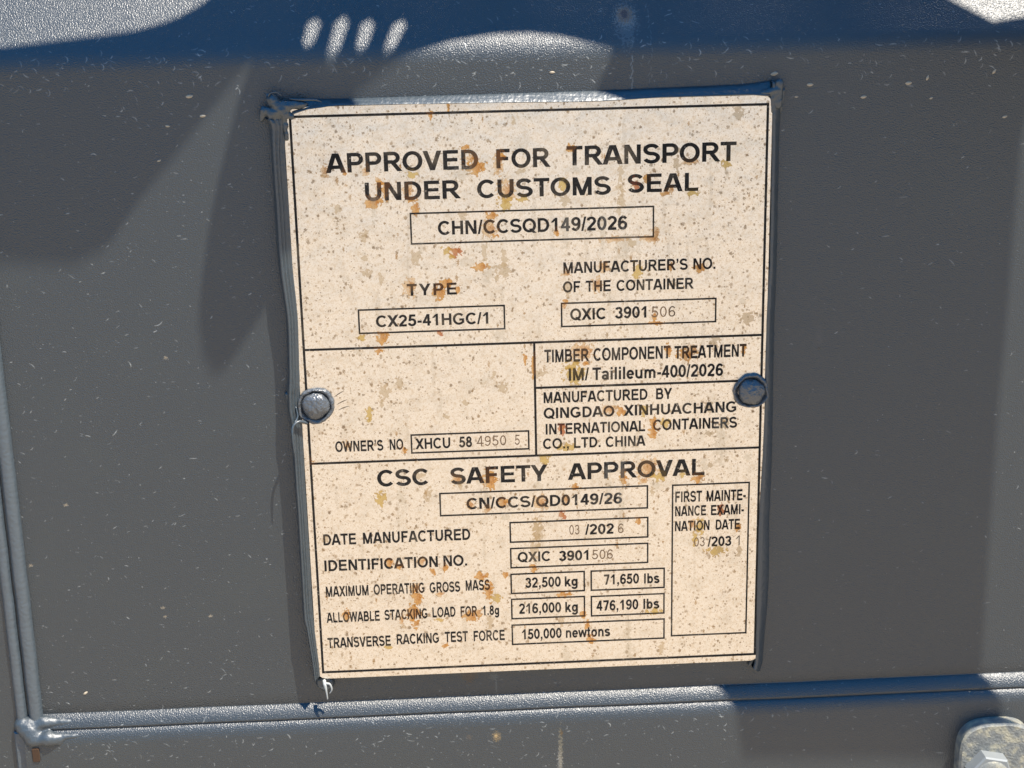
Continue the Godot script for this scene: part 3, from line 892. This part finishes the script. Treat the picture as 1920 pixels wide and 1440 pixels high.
# Cut steel plates of the door's locking gear, held off the door above the frame; they throw the shade.
func make_door_gear() -> void:
	var left := thing("gear_plate", "flat cut steel locking gear plate with four slots, standing off the door", "gear plate")
	var body := CSGPolygon3D.new()
	body.name = "slotted_plate"
	body.polygon = metres(LEFT_GEAR)
	body.depth = 0.002
	body.material = M.gear
	body.position.z = 0.115
	left.add_child(body)
	for q in SLOTS:
		var a: Vector2 = q[0]
		var b: Vector2 = q[1]
		var dir := (b - a).normalized()
		var len := a.distance_to(b) + 5.0
		var mid := (a + b) * 0.5
		var side := dir.orthogonal() * 2.5
		var cut := CSGPolygon3D.new()
		cut.name = "slot"
		cut.operation = CSGShape3D.OPERATION_SUBTRACTION
		var e := dir * len * 0.5
		cut.polygon = metres([mid - e, mid - e * 0.7 + side, mid + e * 0.7 + side * 0.8, mid + e, mid + e * 0.7 - side * 0.8, mid - e * 0.7 - side])
		cut.depth = 0.02
		cut.position.z = 0.006
		body.add_child(cut, true)
	for x in [85.0, 150.0]:
		obj("standoff", slab(round_rect(Rect2(x, 640.0, 12.0, 50.0), 2.0), -41.0, 112.9), M.gear, left)
	var right := thing("lock_cover", "long steel lock cover plate beside the gear plate, standing off the door", "lock cover")
	obj("cover", slab(PackedVector2Array(RIGHT_GEAR), 113.0, 115.0), M.gear, right)
	for x in [220.0, 300.0]:
		obj("standoff", slab(round_rect(Rect2(x, 640.0, 12.0, 50.0), 2.0), -41.0, 112.9), M.gear, right)

func metres(pts: Array) -> PackedVector2Array:
	var out := PackedVector2Array()
	for p in pts:
		out.append(p * 0.001)
	return out

# ---------------------------------------------------------------- data plate
func make_plate() -> void:
	var p := thing("data_plate", "rust flecked steel approval plate with black printed text, riveted to the dark door", "data plate")
	obj("backing", slab(round_rect(Rect2(-101.0, -128.2, 201.4, 257.0), 4.0), PANEL_Z - 0.3, -0.8), M.backing, p)
	obj("steel_sheet", slab(round_rect(PLATE, 4.5), -0.85, 0.0, 0.25, PLATE), M.steel, p)
	rule_frame(p, "printed_border", Rect2(-99.9, -126.3, 199.8, 252.6), 1.05)
	for b in BOXES:
		rule_frame(p, "printed_box", Rect2(b[0], b[2], b[1] - b[0], b[3] - b[2]), 0.72)
	rule_line(p, Rect2(-99.4, 26.0, 198.8, 1.0))
	rule_line(p, Rect2(-99.4, -25.8, 198.8, 1.0))
	rule_line(p, Rect2(-0.7, -24.8, 1.0, 50.8))
	rule_line(p, Rect2(0.3, 5.45, 99.1, 1.0))
	for q in WORDS:
		word(p, q)
	rivet(p, Vector3(-96.0, 1.6, 0.0), 8.0, 6.1, 1.0)
	rivet(p, Vector3(95.2, 1.2, 0.0), 7.6, 6.0, 5.0)

func rule_line(parent: Node, r: Rect2) -> void:
	obj("printed_rule", flat_rects([r]), M.ink, parent)

func rule_frame(parent: Node, called: String, r: Rect2, t: float) -> void:
	var a := r.position - Vector2.ONE * t * 0.5
	var s := r.size + Vector2.ONE * t
	obj(called, flat_rects([Rect2(a, Vector2(s.x, t)), Rect2(a + Vector2(0, s.y - t), Vector2(s.x, t)), Rect2(a + Vector2(0, t), Vector2(t, s.y - 2 * t)), Rect2(a + Vector2(s.x - t, t), Vector2(t, s.y - 2 * t))]), M.ink, parent)

func plate_uv(x: float, y: float) -> Vector2:
	return Vector2((x - PLATE.position.x) / PLATE.size.x, (PLATE.end.y - y) / PLATE.size.y)

func flat_rects(rs: Array) -> ArrayMesh:
	var st := SurfaceTool.new()
	st.begin(Mesh.PRIMITIVE_TRIANGLES)
	for r in rs:
		for c in [[0, 0], [0, 1], [1, 1], [0, 0], [1, 1], [1, 0]]:
			var x: float = r.position.x + c[0] * r.size.x
			var y: float = r.position.y + c[1] * r.size.y
			st.set_normal(Vector3.BACK)
			st.set_uv(plate_uv(x, y))
			st.add_vertex(mv(x, y, 0.09))
	return st.commit()

# Grotesque capitals, digits and the few small letters the plate uses, drawn from bars, slanted bars and bowls in a box one cap height tall.
# "b": bar x0 y0 x1 y1; "d": slanted bar, foot x y, head x y, width; "a": bowl, centre, radii, from, to (degrees), then optional run-on points.
var glyphs := {}

func make_glyphs() -> void:
	var g := {}
	var stem := ["b", 0.1, 0.0, 0.29, 1.0]
	g["A"] = [1.0, ["d", 0.108, 0.0, 0.455, 1.0, 0.215], ["d", 0.892, 0.0, 0.545, 1.0, 0.215], ["b", 0.24, 0.21, 0.76, 0.37]]
	g["B"] = [1.0, stem, ["a", 0.56, 0.722, 0.20, 0.197, 90, -90, [[0.28, 0.919]], [[0.28, 0.522]]], ["a", 0.58, 0.302, 0.245, 0.221, 90, -90, [[0.28, 0.522]], [[0.28, 0.082]]]]
	g["C"] = [1.0, ["a", 0.54, 0.5, 0.395, 0.425, 42, 318]]
	g["D"] = [1.0, stem, ["a", 0.46, 0.5, 0.385, 0.418, 90, -90, [[0.28, 0.918]], [[0.28, 0.082]]]]
	g["E"] = [0.93, stem, ["b", 0.29, 0.835, 0.86, 1.0], ["b", 0.29, 0.43, 0.82, 0.59], ["b", 0.29, 0.0, 0.88, 0.165]]
	g["F"] = [0.85, stem, ["b", 0.29, 0.835, 0.80, 1.0], ["b", 0.29, 0.42, 0.72, 0.58]]
	g["G"] = [1.09, ["a", 0.55, 0.5, 0.405, 0.425, 42, 316], ["b", 0.58, 0.36, 0.99, 0.52], ["b", 0.81, 0.14, 0.99, 0.36]]
	g["H"] = [1.0, stem, ["b", 0.72, 0.0, 0.91, 1.0], ["b", 0.29, 0.43, 0.72, 0.595]]
	g["I"] = [0.39, stem]
	g["K"] = [1.0, stem, ["d", 0.27, 0.27, 0.84, 1.0, 0.25], ["d", 0.89, 0.0, 0.46, 0.62, 0.235]]
	g["L"] = [0.85, stem, ["b", 0.29, 0.0, 0.80, 0.165]]
	g["M"] = [1.16, ["b", 0.1, 0.0, 0.28, 1.0], ["b", 0.88, 0.0, 1.06, 1.0], ["d", 0.58, 0.0, 0.215, 1.0, 0.19], ["d", 0.58, 0.0, 0.945, 1.0, 0.19]]
	g["N"] = [1.0, ["b", 0.1, 0.0, 0.28, 1.0], ["b", 0.73, 0.0, 0.91, 1.0], ["d", 0.79, 0.0, 0.22, 1.0, 0.21]]
	g["O"] = [1.09, ["a", 0.545, 0.5, 0.405, 0.425, 0, 360]]
	g["P"] = [0.93, stem, ["a", 0.55, 0.685, 0.245, 0.232, 90, -90, [[0.28, 0.917]], [[0.28, 0.453]]]]
	g["Q"] = [1.09, ["a", 0.545, 0.5, 0.405, 0.425, 0, 360], ["d", 0.94, -0.05, 0.62, 0.27, 0.24]]
	g["R"] = [1.0, stem, ["a", 0.57, 0.70, 0.235, 0.217, 90, -90, [[0.28, 0.917]], [[0.28, 0.483]]], ["d", 0.89, 0.0, 0.55, 0.44, 0.235]]
	g["S"] = [0.93, ["a", 0.465, 0.715, 0.31, 0.21, 22, 270, [], [[0.50, 0.50]]], ["a", 0.465, 0.29, 0.33, 0.215, 90, -160]]
	g["T"] = [0.85, ["b", 0.02, 0.835, 0.83, 1.0], ["b", 0.33, 0.0, 0.52, 0.835]]
	g["U"] = [1.0, ["a", 0.505, 0.40, 0.31, 0.325, 180, 360, [[0.195, 1.0]], [[0.815, 1.0]]]]
	g["V"] = [0.93, ["d", 0.465, 0.0, 0.11, 1.0, 0.215], ["d", 0.465, 0.0, 0.82, 1.0, 0.215]]
	g["W"] = [1.32, ["d", 0.345, 0.0, 0.11, 1.0, 0.2], ["d", 0.345, 0.0, 0.66, 1.0, 0.19], ["d", 0.975, 0.0, 0.66, 1.0, 0.19], ["d", 0.975, 0.0, 1.21, 1.0, 0.2]]
	g["X"] = [0.93, ["d", 0.125, 0.0, 0.80, 1.0, 0.235], ["d", 0.805, 0.0, 0.13, 1.0, 0.235]]
	g["Y"] = [0.93, ["d", 0.465, 0.38, 0.12, 1.0, 0.225], ["d", 0.465, 0.38, 0.81, 1.0, 0.225], ["b", 0.37, 0.0, 0.56, 0.44]]
	g["0"] = [0.78, ["a", 0.388, 0.5, 0.25, 0.422, 0, 360]]
	g["1"] = [0.78, ["b", 0.37, 0.0, 0.555, 1.0], ["d", 0.16, 0.66, 0.40, 0.93, 0.17]]
	g["2"] = [0.78, ["a", 0.38, 0.70, 0.25, 0.222, 172, -38, [], [[0.17, 0.14]]], ["b", 0.06, 0.0, 0.70, 0.165]]
	g["3"] = [0.78, ["a", 0.37, 0.725, 0.23, 0.198, 165, -90], ["a", 0.37, 0.30, 0.255, 0.222, 90, -168]]
	g["4"] = [0.78, ["b", 0.44, 0.0, 0.62, 1.0], ["b", 0.03, 0.22, 0.74, 0.375], ["d", 0.13, 0.30, 0.50, 1.0, 0.19]]
	g["5"] = [0.78, ["b", 0.16, 0.835, 0.67, 1.0], ["d", 0.18, 0.44, 0.255, 1.0, 0.17], ["a", 0.37, 0.33, 0.265, 0.25, 145, -165]]
	g["6"] = [0.78, ["a", 0.392, 0.315, 0.245, 0.235, 0, 360], ["a", 0.43, 0.50, 0.285, 0.42, 42, 195]]
	g["7"] = [0.78, ["b", 0.06, 0.835, 0.72, 1.0], ["d", 0.32, 0.0, 0.60, 0.84, 0.2]]
	g["8"] = [0.78, ["a", 0.388, 0.735, 0.20, 0.19, 0, 360], ["a", 0.388, 0.295, 0.245, 0.215, 0, 360]]
	g["9"] = [0.78, ["a", 0.388, 0.685, 0.245, 0.235, 0, 360], ["a", 0.35, 0.50, 0.285, 0.42, 15, -138]]
	g["."] = [0.39, ["b", 0.1, 0.0, 0.29, 0.19]]
	g[","] = [0.39, ["b", 0.1, 0.0, 0.29, 0.19], ["d", 0.14, -0.2, 0.24, 0.0, 0.1]]
	g["’"] = [0.36, ["b", 0.09, 0.82, 0.27, 1.0], ["d", 0.13, 0.63, 0.22, 0.82, 0.1]]
	g["-"] = [0.46, ["b", 0.05, 0.28, 0.42, 0.45]]
	g["/"] = [0.39, ["d", 0.08, -0.02, 0.31, 1.02, 0.14]]
	g["a"] = [0.78, ["a", 0.37, 0.50, 0.235, 0.145, 165, 0, [], [[0.605, 0.0]]], ["a", 0.36, 0.215, 0.21, 0.135, 0, 360]]
	g["b"] = [0.85, ["b", 0.1, 0.0, 0.28, 1.0], ["a", 0.455, 0.36, 0.235, 0.275, 0, 360]]
	g["e"] = [0.78, ["a", 0.39, 0.36, 0.255, 0.285, 0, 322], ["b", 0.16, 0.30, 0.72, 0.42]]
	g["g"] = [0.85, ["a", 0.40, 0.375, 0.235, 0.265, 0, 360], ["a", 0.40, -0.01, 0.26, 0.19, 0, -160], ["b", 0.57, -0.02, 0.75, 0.725]]
	g["i"] = [0.39, ["b", 0.1, 0.0, 0.29, 0.725], ["b", 0.1, 0.84, 0.29, 1.0]]
	g["k"] = [0.78, ["b", 0.1, 0.0, 0.28, 1.0], ["d", 0.25, 0.21, 0.60, 0.725, 0.23], ["d", 0.67, 0.0, 0.36, 0.48, 0.22]]
	g["l"] = [0.39, stem]
	g["m"] = [1.24, ["b", 0.1, 0.0, 0.28, 0.725], ["a", 0.40, 0.44, 0.21, 0.21, 180, 0, [], [[0.61, 0.0]]], ["a", 0.82, 0.44, 0.21, 0.21, 180, 0, [], [[1.03, 0.0]]]]
	g["n"] = [0.85, ["b", 0.1, 0.0, 0.28, 0.725], ["a", 0.425, 0.43, 0.235, 0.22, 180, 0, [], [[0.66, 0.0]]]]
	g["o"] = [0.85, ["a", 0.425, 0.36, 0.26, 0.285, 0, 360]]
	g["s"] = [0.78, ["a", 0.385, 0.52, 0.235, 0.132, 22, 270], ["a", 0.385, 0.213, 0.25, 0.14, 90, -160]]
	g["t"] = [0.47, ["b", 0.13, 0.1, 0.31, 0.95], ["b", 0.02, 0.58, 0.42, 0.72], ["d", 0.30, 0.0, 0.27, 0.16, 0.22]]
	g["u"] = [0.85, ["a", 0.42, 0.30, 0.235, 0.22, 180, 360, [[0.185, 0.725]]], ["b", 0.57, 0.0, 0.75, 0.725]]
	g["w"] = [1.09, ["d", 0.30, 0.0, 0.10, 0.725, 0.19], ["d", 0.30, 0.0, 0.545, 0.725, 0.18], ["d", 0.79, 0.0, 0.545, 0.725, 0.18], ["d", 0.79, 0.0, 0.99, 0.725, 0.19]]
	glyphs = g

# Triangles (flat list of points, cap height 1) of one glyph; layer numbers keep its overlapping bars a hair apart.
func glyph_triangles(ch: String, weight: float) -> Array:
	var out := []
	var parts: Array = glyphs[ch]
	for k in range(1, parts.size()):
		var p: Array = parts[k]
		var pts := PackedVector2Array()
		if p[0] == "b":
			var a := Vector2(p[1], p[2])
			var b := Vector2(p[3], p[4])
			var slim := minf(b.x - a.x, b.y - a.y) * (1.0 - weight) * 0.5
			if b.x - a.x < b.y - a.y:
				a.x += slim
				b.x -= slim
			else:
				a.y += slim
				b.y -= slim
			pts = PackedVector2Array([a, Vector2(a.x, b.y), b, a, b, Vector2(b.x, a.y)])
		elif p[0] == "d":
			var h: float = p[5] * 0.5 * weight
			var f := Vector2(p[1], p[2])
			var t := Vector2(p[3], p[4])
			var e := Vector2(h, 0)
			pts = PackedVector2Array([f - e, t - e, t + e, f - e, t + e, f + e])
		else:
			var line := PackedVector2Array()
			if p.size() > 7:
				for q in p[7]:
					line.append(Vector2(q[0], q[1]))
			var n := maxi(8, int(absf(p[6] - p[5]) / 11.0))
			for s in n + 1:
				var ang := deg_to_rad(lerpf(p[5], p[6], float(s) / n))
				line.append(Vector2(p[1] + cos(ang) * p[3], p[2] + sin(ang) * p[4]))
			if p.size() > 8:
				for q in p[8]:
					line.append(Vector2(q[0], q[1]))
			var closed: bool = absf(p[6] - p[5]) > 359.0
			var last := line.size() - 1
			var side := PackedVector2Array()
			for s in line.size():
				var before := line[s - 1] if s > 0 else (line[last - 1] if closed else line[0])
				var after := line[s + 1] if s < last else (line[1] if closed else line[last])
				var nrm := (after - before).normalized().orthogonal()
				side.append(Vector2(nrm.x * 0.095, nrm.y * 0.082) * weight)
			for s in last:
				var a := line[s]
				var b := line[s + 1]
				var quad := [a + side[s], b + side[s + 1], b - side[s + 1], a - side[s]]
				if (quad[1] - quad[0]).cross(quad[2] - quad[0]) > 0.0:
					quad.reverse()
				pts.append_array(PackedVector2Array([quad[0], quad[1], quad[2], quad[0], quad[2], quad[3]]))
		out.append(pts)
	return out

func word(parent: Node, q: Array) -> void:
	if glyphs.is_empty():
		make_glyphs()
	var text: String = q[0]
	var thin := text.begins_with("~")
	text = text.trim_prefix("~")
	var weight := 0.6 if thin else 1.13
	var layers := []
	var pen := 0.0
	var lo := INF
	var hi := -INF
	for ch in text:
		var tris := glyph_triangles(ch, weight)
		for k in tris.size():
			var pts: PackedVector2Array = tris[k]
			for i in pts.size():
				pts[i].x += pen
				lo = minf(lo, pts[i].x)
				hi = maxf(hi, pts[i].x)
			layers.append([pts, k])
		pen += glyphs[ch][0]
	var sx: float = (q[2] - q[1]) / (hi - lo)
	var sy: float = q[4]
	# wide setting: part of the stretch goes into the gaps
	var gap := 0.0
	if text.length() > 1 and sx > sy * 1.08:
		gap = ((q[2] - q[1]) - (hi - lo) * sy * 1.05) / (text.length() - 1)
		sx = sy * 1.05
	var st := SurfaceTool.new()
	st.begin(Mesh.PRIMITIVE_TRIANGLES)
	var glyph := -1
	for l in layers:
		if l[1] == 0:
			glyph += 1
		for p in l[0]:
			var x: float = q[1] + (p.x - lo) * sx + gap * glyph
			var y: float = q[3] + p.y * sy
			st.set_normal(Vector3.BACK)
			st.set_uv(plate_uv(x, y))
			st.add_vertex(mv(x, y, 0.12 + 0.006 * l[1]))
	obj("stamped_digits" if thin else "printed_word", st.commit(), M.stamped if thin else M.ink, parent)

func rivet(parent: Node, at: Vector3, ring: float, dome: float, seed_at: float) -> void:
	var prof := []
	for k in 15:
		var a := PI / 2 * k / 14.0
		prof.append([maxf(dome * sin(a), 0.01), 1.2 + 3.4 * cos(a)])
	prof.append([dome * 0.98, 0.4])
	prof.append([dome * 0.9, 0.05])
	var head := obj("rivet", lathe(at, prof, 0.17, seed_at), M.rivet, parent)
	obj("paint_collar", lathe(at, [[dome * 0.9, 0.3], [dome * 1.0, 0.8], [dome * 1.06, 1.3], [dome * 1.12, 1.9], [ring * 0.95, 2.1], [ring, 1.6], [ring * 1.03, 0.8], [ring * 1.02, -0.05]], 0.17, seed_at + 3.0), M.rivet, head)

# ---------------------------------------------------------------- sealant round the plate
func resample(pts: Array, n: int) -> PackedVector2Array:
	var c := Curve2D.new()
	for k in pts.size():
		var tan := Vector2.ZERO
		if k > 0 and k < pts.size() - 1:
			tan = (pts[k + 1] - pts[k - 1]) / 8.0
		c.add_point(pts[k], -tan, tan)
	var out := PackedVector2Array()
	for k in n + 1:
		var f := float(k) / n * (pts.size() - 1)
		var i := mini(int(f), pts.size() - 2)
		out.append(c.sample(i, f - i))
	return out

# cross: list of (fraction from outer to inner edge, depth)
func strip_mesh(outer: Array, inner: Array, cross: Array, seed_at: float, flip: bool) -> ArrayMesh:
	var n := 150
	var a := resample(outer, n)
	var b := resample(inner, n)
	var rows := []
	for k in n + 1:
		var row := PackedVector3Array()
		var end := minf(1.0, minf(k, n - k) / 2.0)
		for c in cross:
			var t: float = c[0]
			var side := (b[k] - a[k])
			var p := a[k] + side * (t + 0.02 * noise.get_noise_2d(k * 0.12, seed_at + t * 3.0))
			var z: float = c[1]
			if z > PANEL_Z:
				z += 0.35 * noise.get_noise_2d(k * 0.06, seed_at + t * 0.7) + 0.10 * noise.get_noise_2d(k * 0.4, seed_at + 20.0 + t * 9.0)
				z = lerpf(PANEL_Z, z, end)
			row.append(mv(p.x, p.y, z))
		if flip:
			row.reverse()
		rows.append(row)
	return sheet(rows)

func make_sealant() -> void:
	var ls := thing("sealant_strip", "thick ridged grey sealant strip with a torn lump at its upper end", "sealant strip")
	var ridged := [[0.0, PANEL_Z - 0.3], [0.02, -3.4], [0.07, -0.8], [0.14, 0.9], [0.22, 2.2], [0.30, 2.9], [0.38, 3.0], [0.44, 2.3], [0.49, 1.7], [0.55, 2.2], [0.60, 2.1], [0.65, 1.3], [0.70, 1.0], [0.75, 1.4], [0.80, 1.1], [0.85, 0.5], [0.90, 0.75], [0.96, 0.4], [1.0, -0.2]]
	obj("strip", strip_mesh(LEFT_OUTER, LEFT_INNER, ridged, 3.0, false), M.seal, ls)
	obj("lump", blob([
		[Vector3(-99.5, 126.5, 0.2), Vector3(-104.0, 129.5, 0.6), 1.3, 2.4],
		[Vector3(-104.0, 129.5, 0.6), Vector3(-106.5, 133.5, 0.6), 2.4, 2.2],
		[Vector3(-106.5, 133.5, 0.6), Vector3(-108.5, 135.0, -1.0), 1.8, 1.2],
		[Vector3(-104.0, 130.8, 0.2), Vector3(-94.0, 131.2, -0.4), 2.4, 1.5],
		[Vector3(-105.5, 128.5, 0.8), Vector3(-110.5, 129.0, -0.6), 2.0, 1.7],
		[Vector3(-110.5, 129.0, -0.6), Vector3(-111.8, 125.6, -1.0), 1.6, 0.9],
		[Vector3(-106.5, 128.0, 0.4), Vector3(-106.2, 119.5, -0.6), 2.4, 1.9],
		[Vector3(-102.5, 127.0, 0.6), Vector3(-101.8, 117.5, 0.0), 1.4, 1.0]], 0.42, 1.0, 0.7), M.seal, ls)
	obj("curl", tube([Vector3(-108.0, 134.0, 0.5), Vector3(-107.3, 136.2, 1.6), Vector3(-104.5, 136.6, 2.0), Vector3(-102.6, 135.0, 1.4)], [0.5, 0.35, 0.3, 0.15]), M.seal, ls)
	obj("curl", tube([Vector3(-100.0, 133.6, -0.5), Vector3(-95.0, 133.2, 0.2), Vector3(-89.0, 133.0, 0.2), Vector3(-86.5, 131.9, -0.4)], [0.3, 0.55, 0.5, 0.15]), M.seal, ls)
	# the lower end stands open, with a rolled tail
	obj("end_roll", lathe(Vector3(-99.5, -133.2, -4.6), [[0.01, 2.2], [1.2, 2.6], [2.6, 3.0], [3.6, 2.4], [4.2, 0.8], [4.4, -0.6]], 0.14, 2.0, 28), M.seal, ls)
	obj("tail", tube([Vector3(-99.6, -130.2, 0.6), Vector3(-99.2, -131.2, 2.6), Vector3(-98.6, -134.6, 3.4), Vector3(-98.3, -138.6, 3.2)], [0.9, 0.85, 0.42, 0.25]), M.string, ls)
	obj("tail", tube([Vector3(-99.2, -130.9, 2.4), Vector3(-97.0, -131.0, 2.8), Vector3(-96.2, -133.8, 2.8), Vector3(-97.4, -136.0, 2.4)], [0.7, 0.5, 0.4, 0.2]), M.string, ls)
	obj("paint_string", tube([Vector3(-99.8, -6.0, 1.6), Vector3(-103.5, -4.6, 3.6), Vector3(-106.0, -6.2, 5.4), Vector3(-106.4, -10.0, 6.6), Vector3(-106.0, -18.0, 7.4)], [0.9, 0.7, 0.6, 0.5, 0.15]), M.seal, ls)
	obj("paint_string", tube([Vector3(-104.8, 1.8, 1.6), Vector3(-104.0, -2.4, 2.6), Vector3(-105.4, -5.0, 4.4)], [0.35, 0.45, 0.5]), M.seal, ls)
	obj("pleat", blob([[Vector3(-107.5, 6.0, -2.0), Vector3(-106.0, -1.5, -1.6), 2.2, 1.8]], 0.5, 1.0, 0.5), M.seal, ls)
	var ts := thing("sealant_strip", "thin ribbed sealant strip running level along the plate's upper edge", "sealant strip")
	var ribs := [[0.0, PANEL_Z - 0.3], [0.03, -4.3], [0.10, -3.6], [0.17, -3.3], [0.25, -2.6], [0.33, -2.4], [0.42, -1.7], [0.50, -1.5], [0.58, -0.8], [0.66, -0.6], [0.75, 0.1], [0.83, 0.25], [0.90, 0.7], [0.96, 0.75], [0.99, 0.5], [1.0, -0.2]]
	obj("strip", strip_mesh(TOP_OUTER, TOP_INNER, ribs, 8.0, false), M.seal, ts)
	var rs := thing("sealant_strip", "smooth blue-grey sealant strip down the shaded edge of the plate", "sealant strip")
	var smooth := [[0.0, PANEL_Z - 0.3], [0.02, -4.4], [0.12, -3.4], [0.3, -2.0], [0.5, -0.8], [0.68, 0.2], [0.8, 0.6], [0.9, 0.5], [0.97, 0.0], [1.0, -0.6]]
	obj("strip", strip_mesh(RIGHT_OUTER, RIGHT_INNER, smooth, 14.0, true), M.seal, rs)
	obj("lump", blob([
		[Vector3(104.5, 135.0, -0.5), Vector3(104.3, 126.0, -0.6), 1.9, 1.8],
		[Vector3(103.5, 132.0, -0.8), Vector3(97.0, 130.6, -0.8), 1.9, 1.2],
		[Vector3(102.2, 129.5, -0.5), Vector3(101.9, 123.0, -0.5), 1.3, 0.9],
		[Vector3(106.8, 131.5, -3.5), Vector3(106.0, 122.0, -3.8), 1.2, 0.6]], 0.45, 0.9, 0.35), M.seal, rs)
	obj("torn_end", blob([[Vector3(100.6, -127.0, -1.6), Vector3(98.4, -133.5, -4.0), 1.6, 0.9], [Vector3(102.0, -127.5, -2.5), Vector3(100.6, -133.0, -4.2), 0.9, 0.6]], 0.45, 0.5, 0.5), M.seal, rs)

# ---------------------------------------------------------------- galvanised lug with its bolt
func make_lug() -> void:
	var at := Vector2(214.6, -181.4)
	var l := thing("galvanised_lug", "weathered galvanised lug with a rounded end and a hex bolt through it", "lug")
	var outline := PackedVector2Array()
	for k in 41:
		var a := PI - PI * k / 40.0
		outline.append(at + Vector2(signf(cos(a)) * pow(absf(cos(a)), 0.66) * 17.8, pow(sin(a), 0.66) * 18.0))
	outline.append(at + Vector2(17.8, -60.0))
	outline.append(at + Vector2(-17.8, -60.0))
	obj("plate", slab(outline, 1.0, 9.0, 1.0), M.galv, l)
	var hex := PackedVector2Array()
	var mid := Vector2(210.0, -186.8)
	for k in 6:
		hex.append(mid + Vector2.from_angle(TAU * k / 6.0 + 0.84) * 10.9)
	var b := obj("bolt", slab(hex, 8.5, 16.0, 0.7), M.zinc, l)
	obj("bolt_face", lathe(Vector3(mid.x, mid.y, 15.95), [[0.01, 1.3], [5.0, 1.25], [7.2, 0.9], [8.2, 0.0]], 0.02, 4.0), M.galv, b)

# ---------------------------------------------------------------- dry husks stuck to the paint
func make_husks() -> void:
	var spots := [[-141.1, 135.3, 3.4, 0.1], [-136.3, 127.1, 2.8, 0.0], [-151.1, 123.3, 2.2, -0.2], [-155.8, 109.1, 1.9, 0.3], [103.5, 138.4, 3.6, 0.15], [118.8, 133.5, 3.2, 0.0], [161.0, 133.1, 3.3, 0.05], [141.9, 127.8, 3.0, 0.1], [168.9, 135.2, 2.6, 1.2], [197.5, 137.1, 2.6, 0.9], [203.4, 117.9, 2.6, 0.2], [113.1, 128.6, 1.9, 0.0], [171.0, 126.6, 1.9, 0.4], [9.7, 141.3, 2.6, 0.0], [-209.5, -134.1, 2.8, 0.6]]
	var st := SurfaceTool.new()
	st.begin(Mesh.PRIMITIVE_TRIANGLES)
	st.set_smooth_group(0)
	var rows := []
	for i in 9:
		var f := i / 8.0
		var half := 0.21 * pow(sin(PI * pow(f, 0.8)), 0.8) + 0.004
		var row := PackedVector3Array()
		for j in 7:
			var g := j / 6.0 * 2.0 - 1.0
			row.append(Vector3(f - 0.5, -g * half, 0.02 + 0.12 * (1.0 - g * g) * sin(PI * f) + 0.05 * sin(f * 5.0)))
		rows.append(row)
	var mesh := sheet(rows)
	for q in spots:
		var on_left: bool = q[0] < 0.0
		var label := "pale dry seed husk stuck to the grey paint beside the ridged sealant strip" if on_left else "pale dry seed husk stuck to the shaded grey paint below the fold"
		if q[0] > 0.0 and q[0] < 50.0:
			label = "pale dry seed husk stuck to the sunlit paint above the plate"
		elif q[1] < 0.0:
			label = "brownish dry seed husk stuck to the paint just above the ledge"
		if q[2] > 3.3 and not on_left:
			label = "large pale seed husk just above the right sealant strip's knobbed head" if q[0] < 110.0 else label
		elif q[3] > 0.8:
			label = "slim dry seed husk standing steeply on the shaded grey paint"
		elif q[2] < 2.0 and not on_left:
			label = "tiny pale seed husk on the shaded grey paint below the fold"
		var h := obj("seed_husk", mesh, M.husk, self)
		tag(h, label, "seed husk", "dry husks stuck to the paint")
		h.position = mv(q[0], q[1], PANEL_Z)
		h.rotation.z = q[3]
		h.scale = Vector3.ONE * q[2] * 0.001
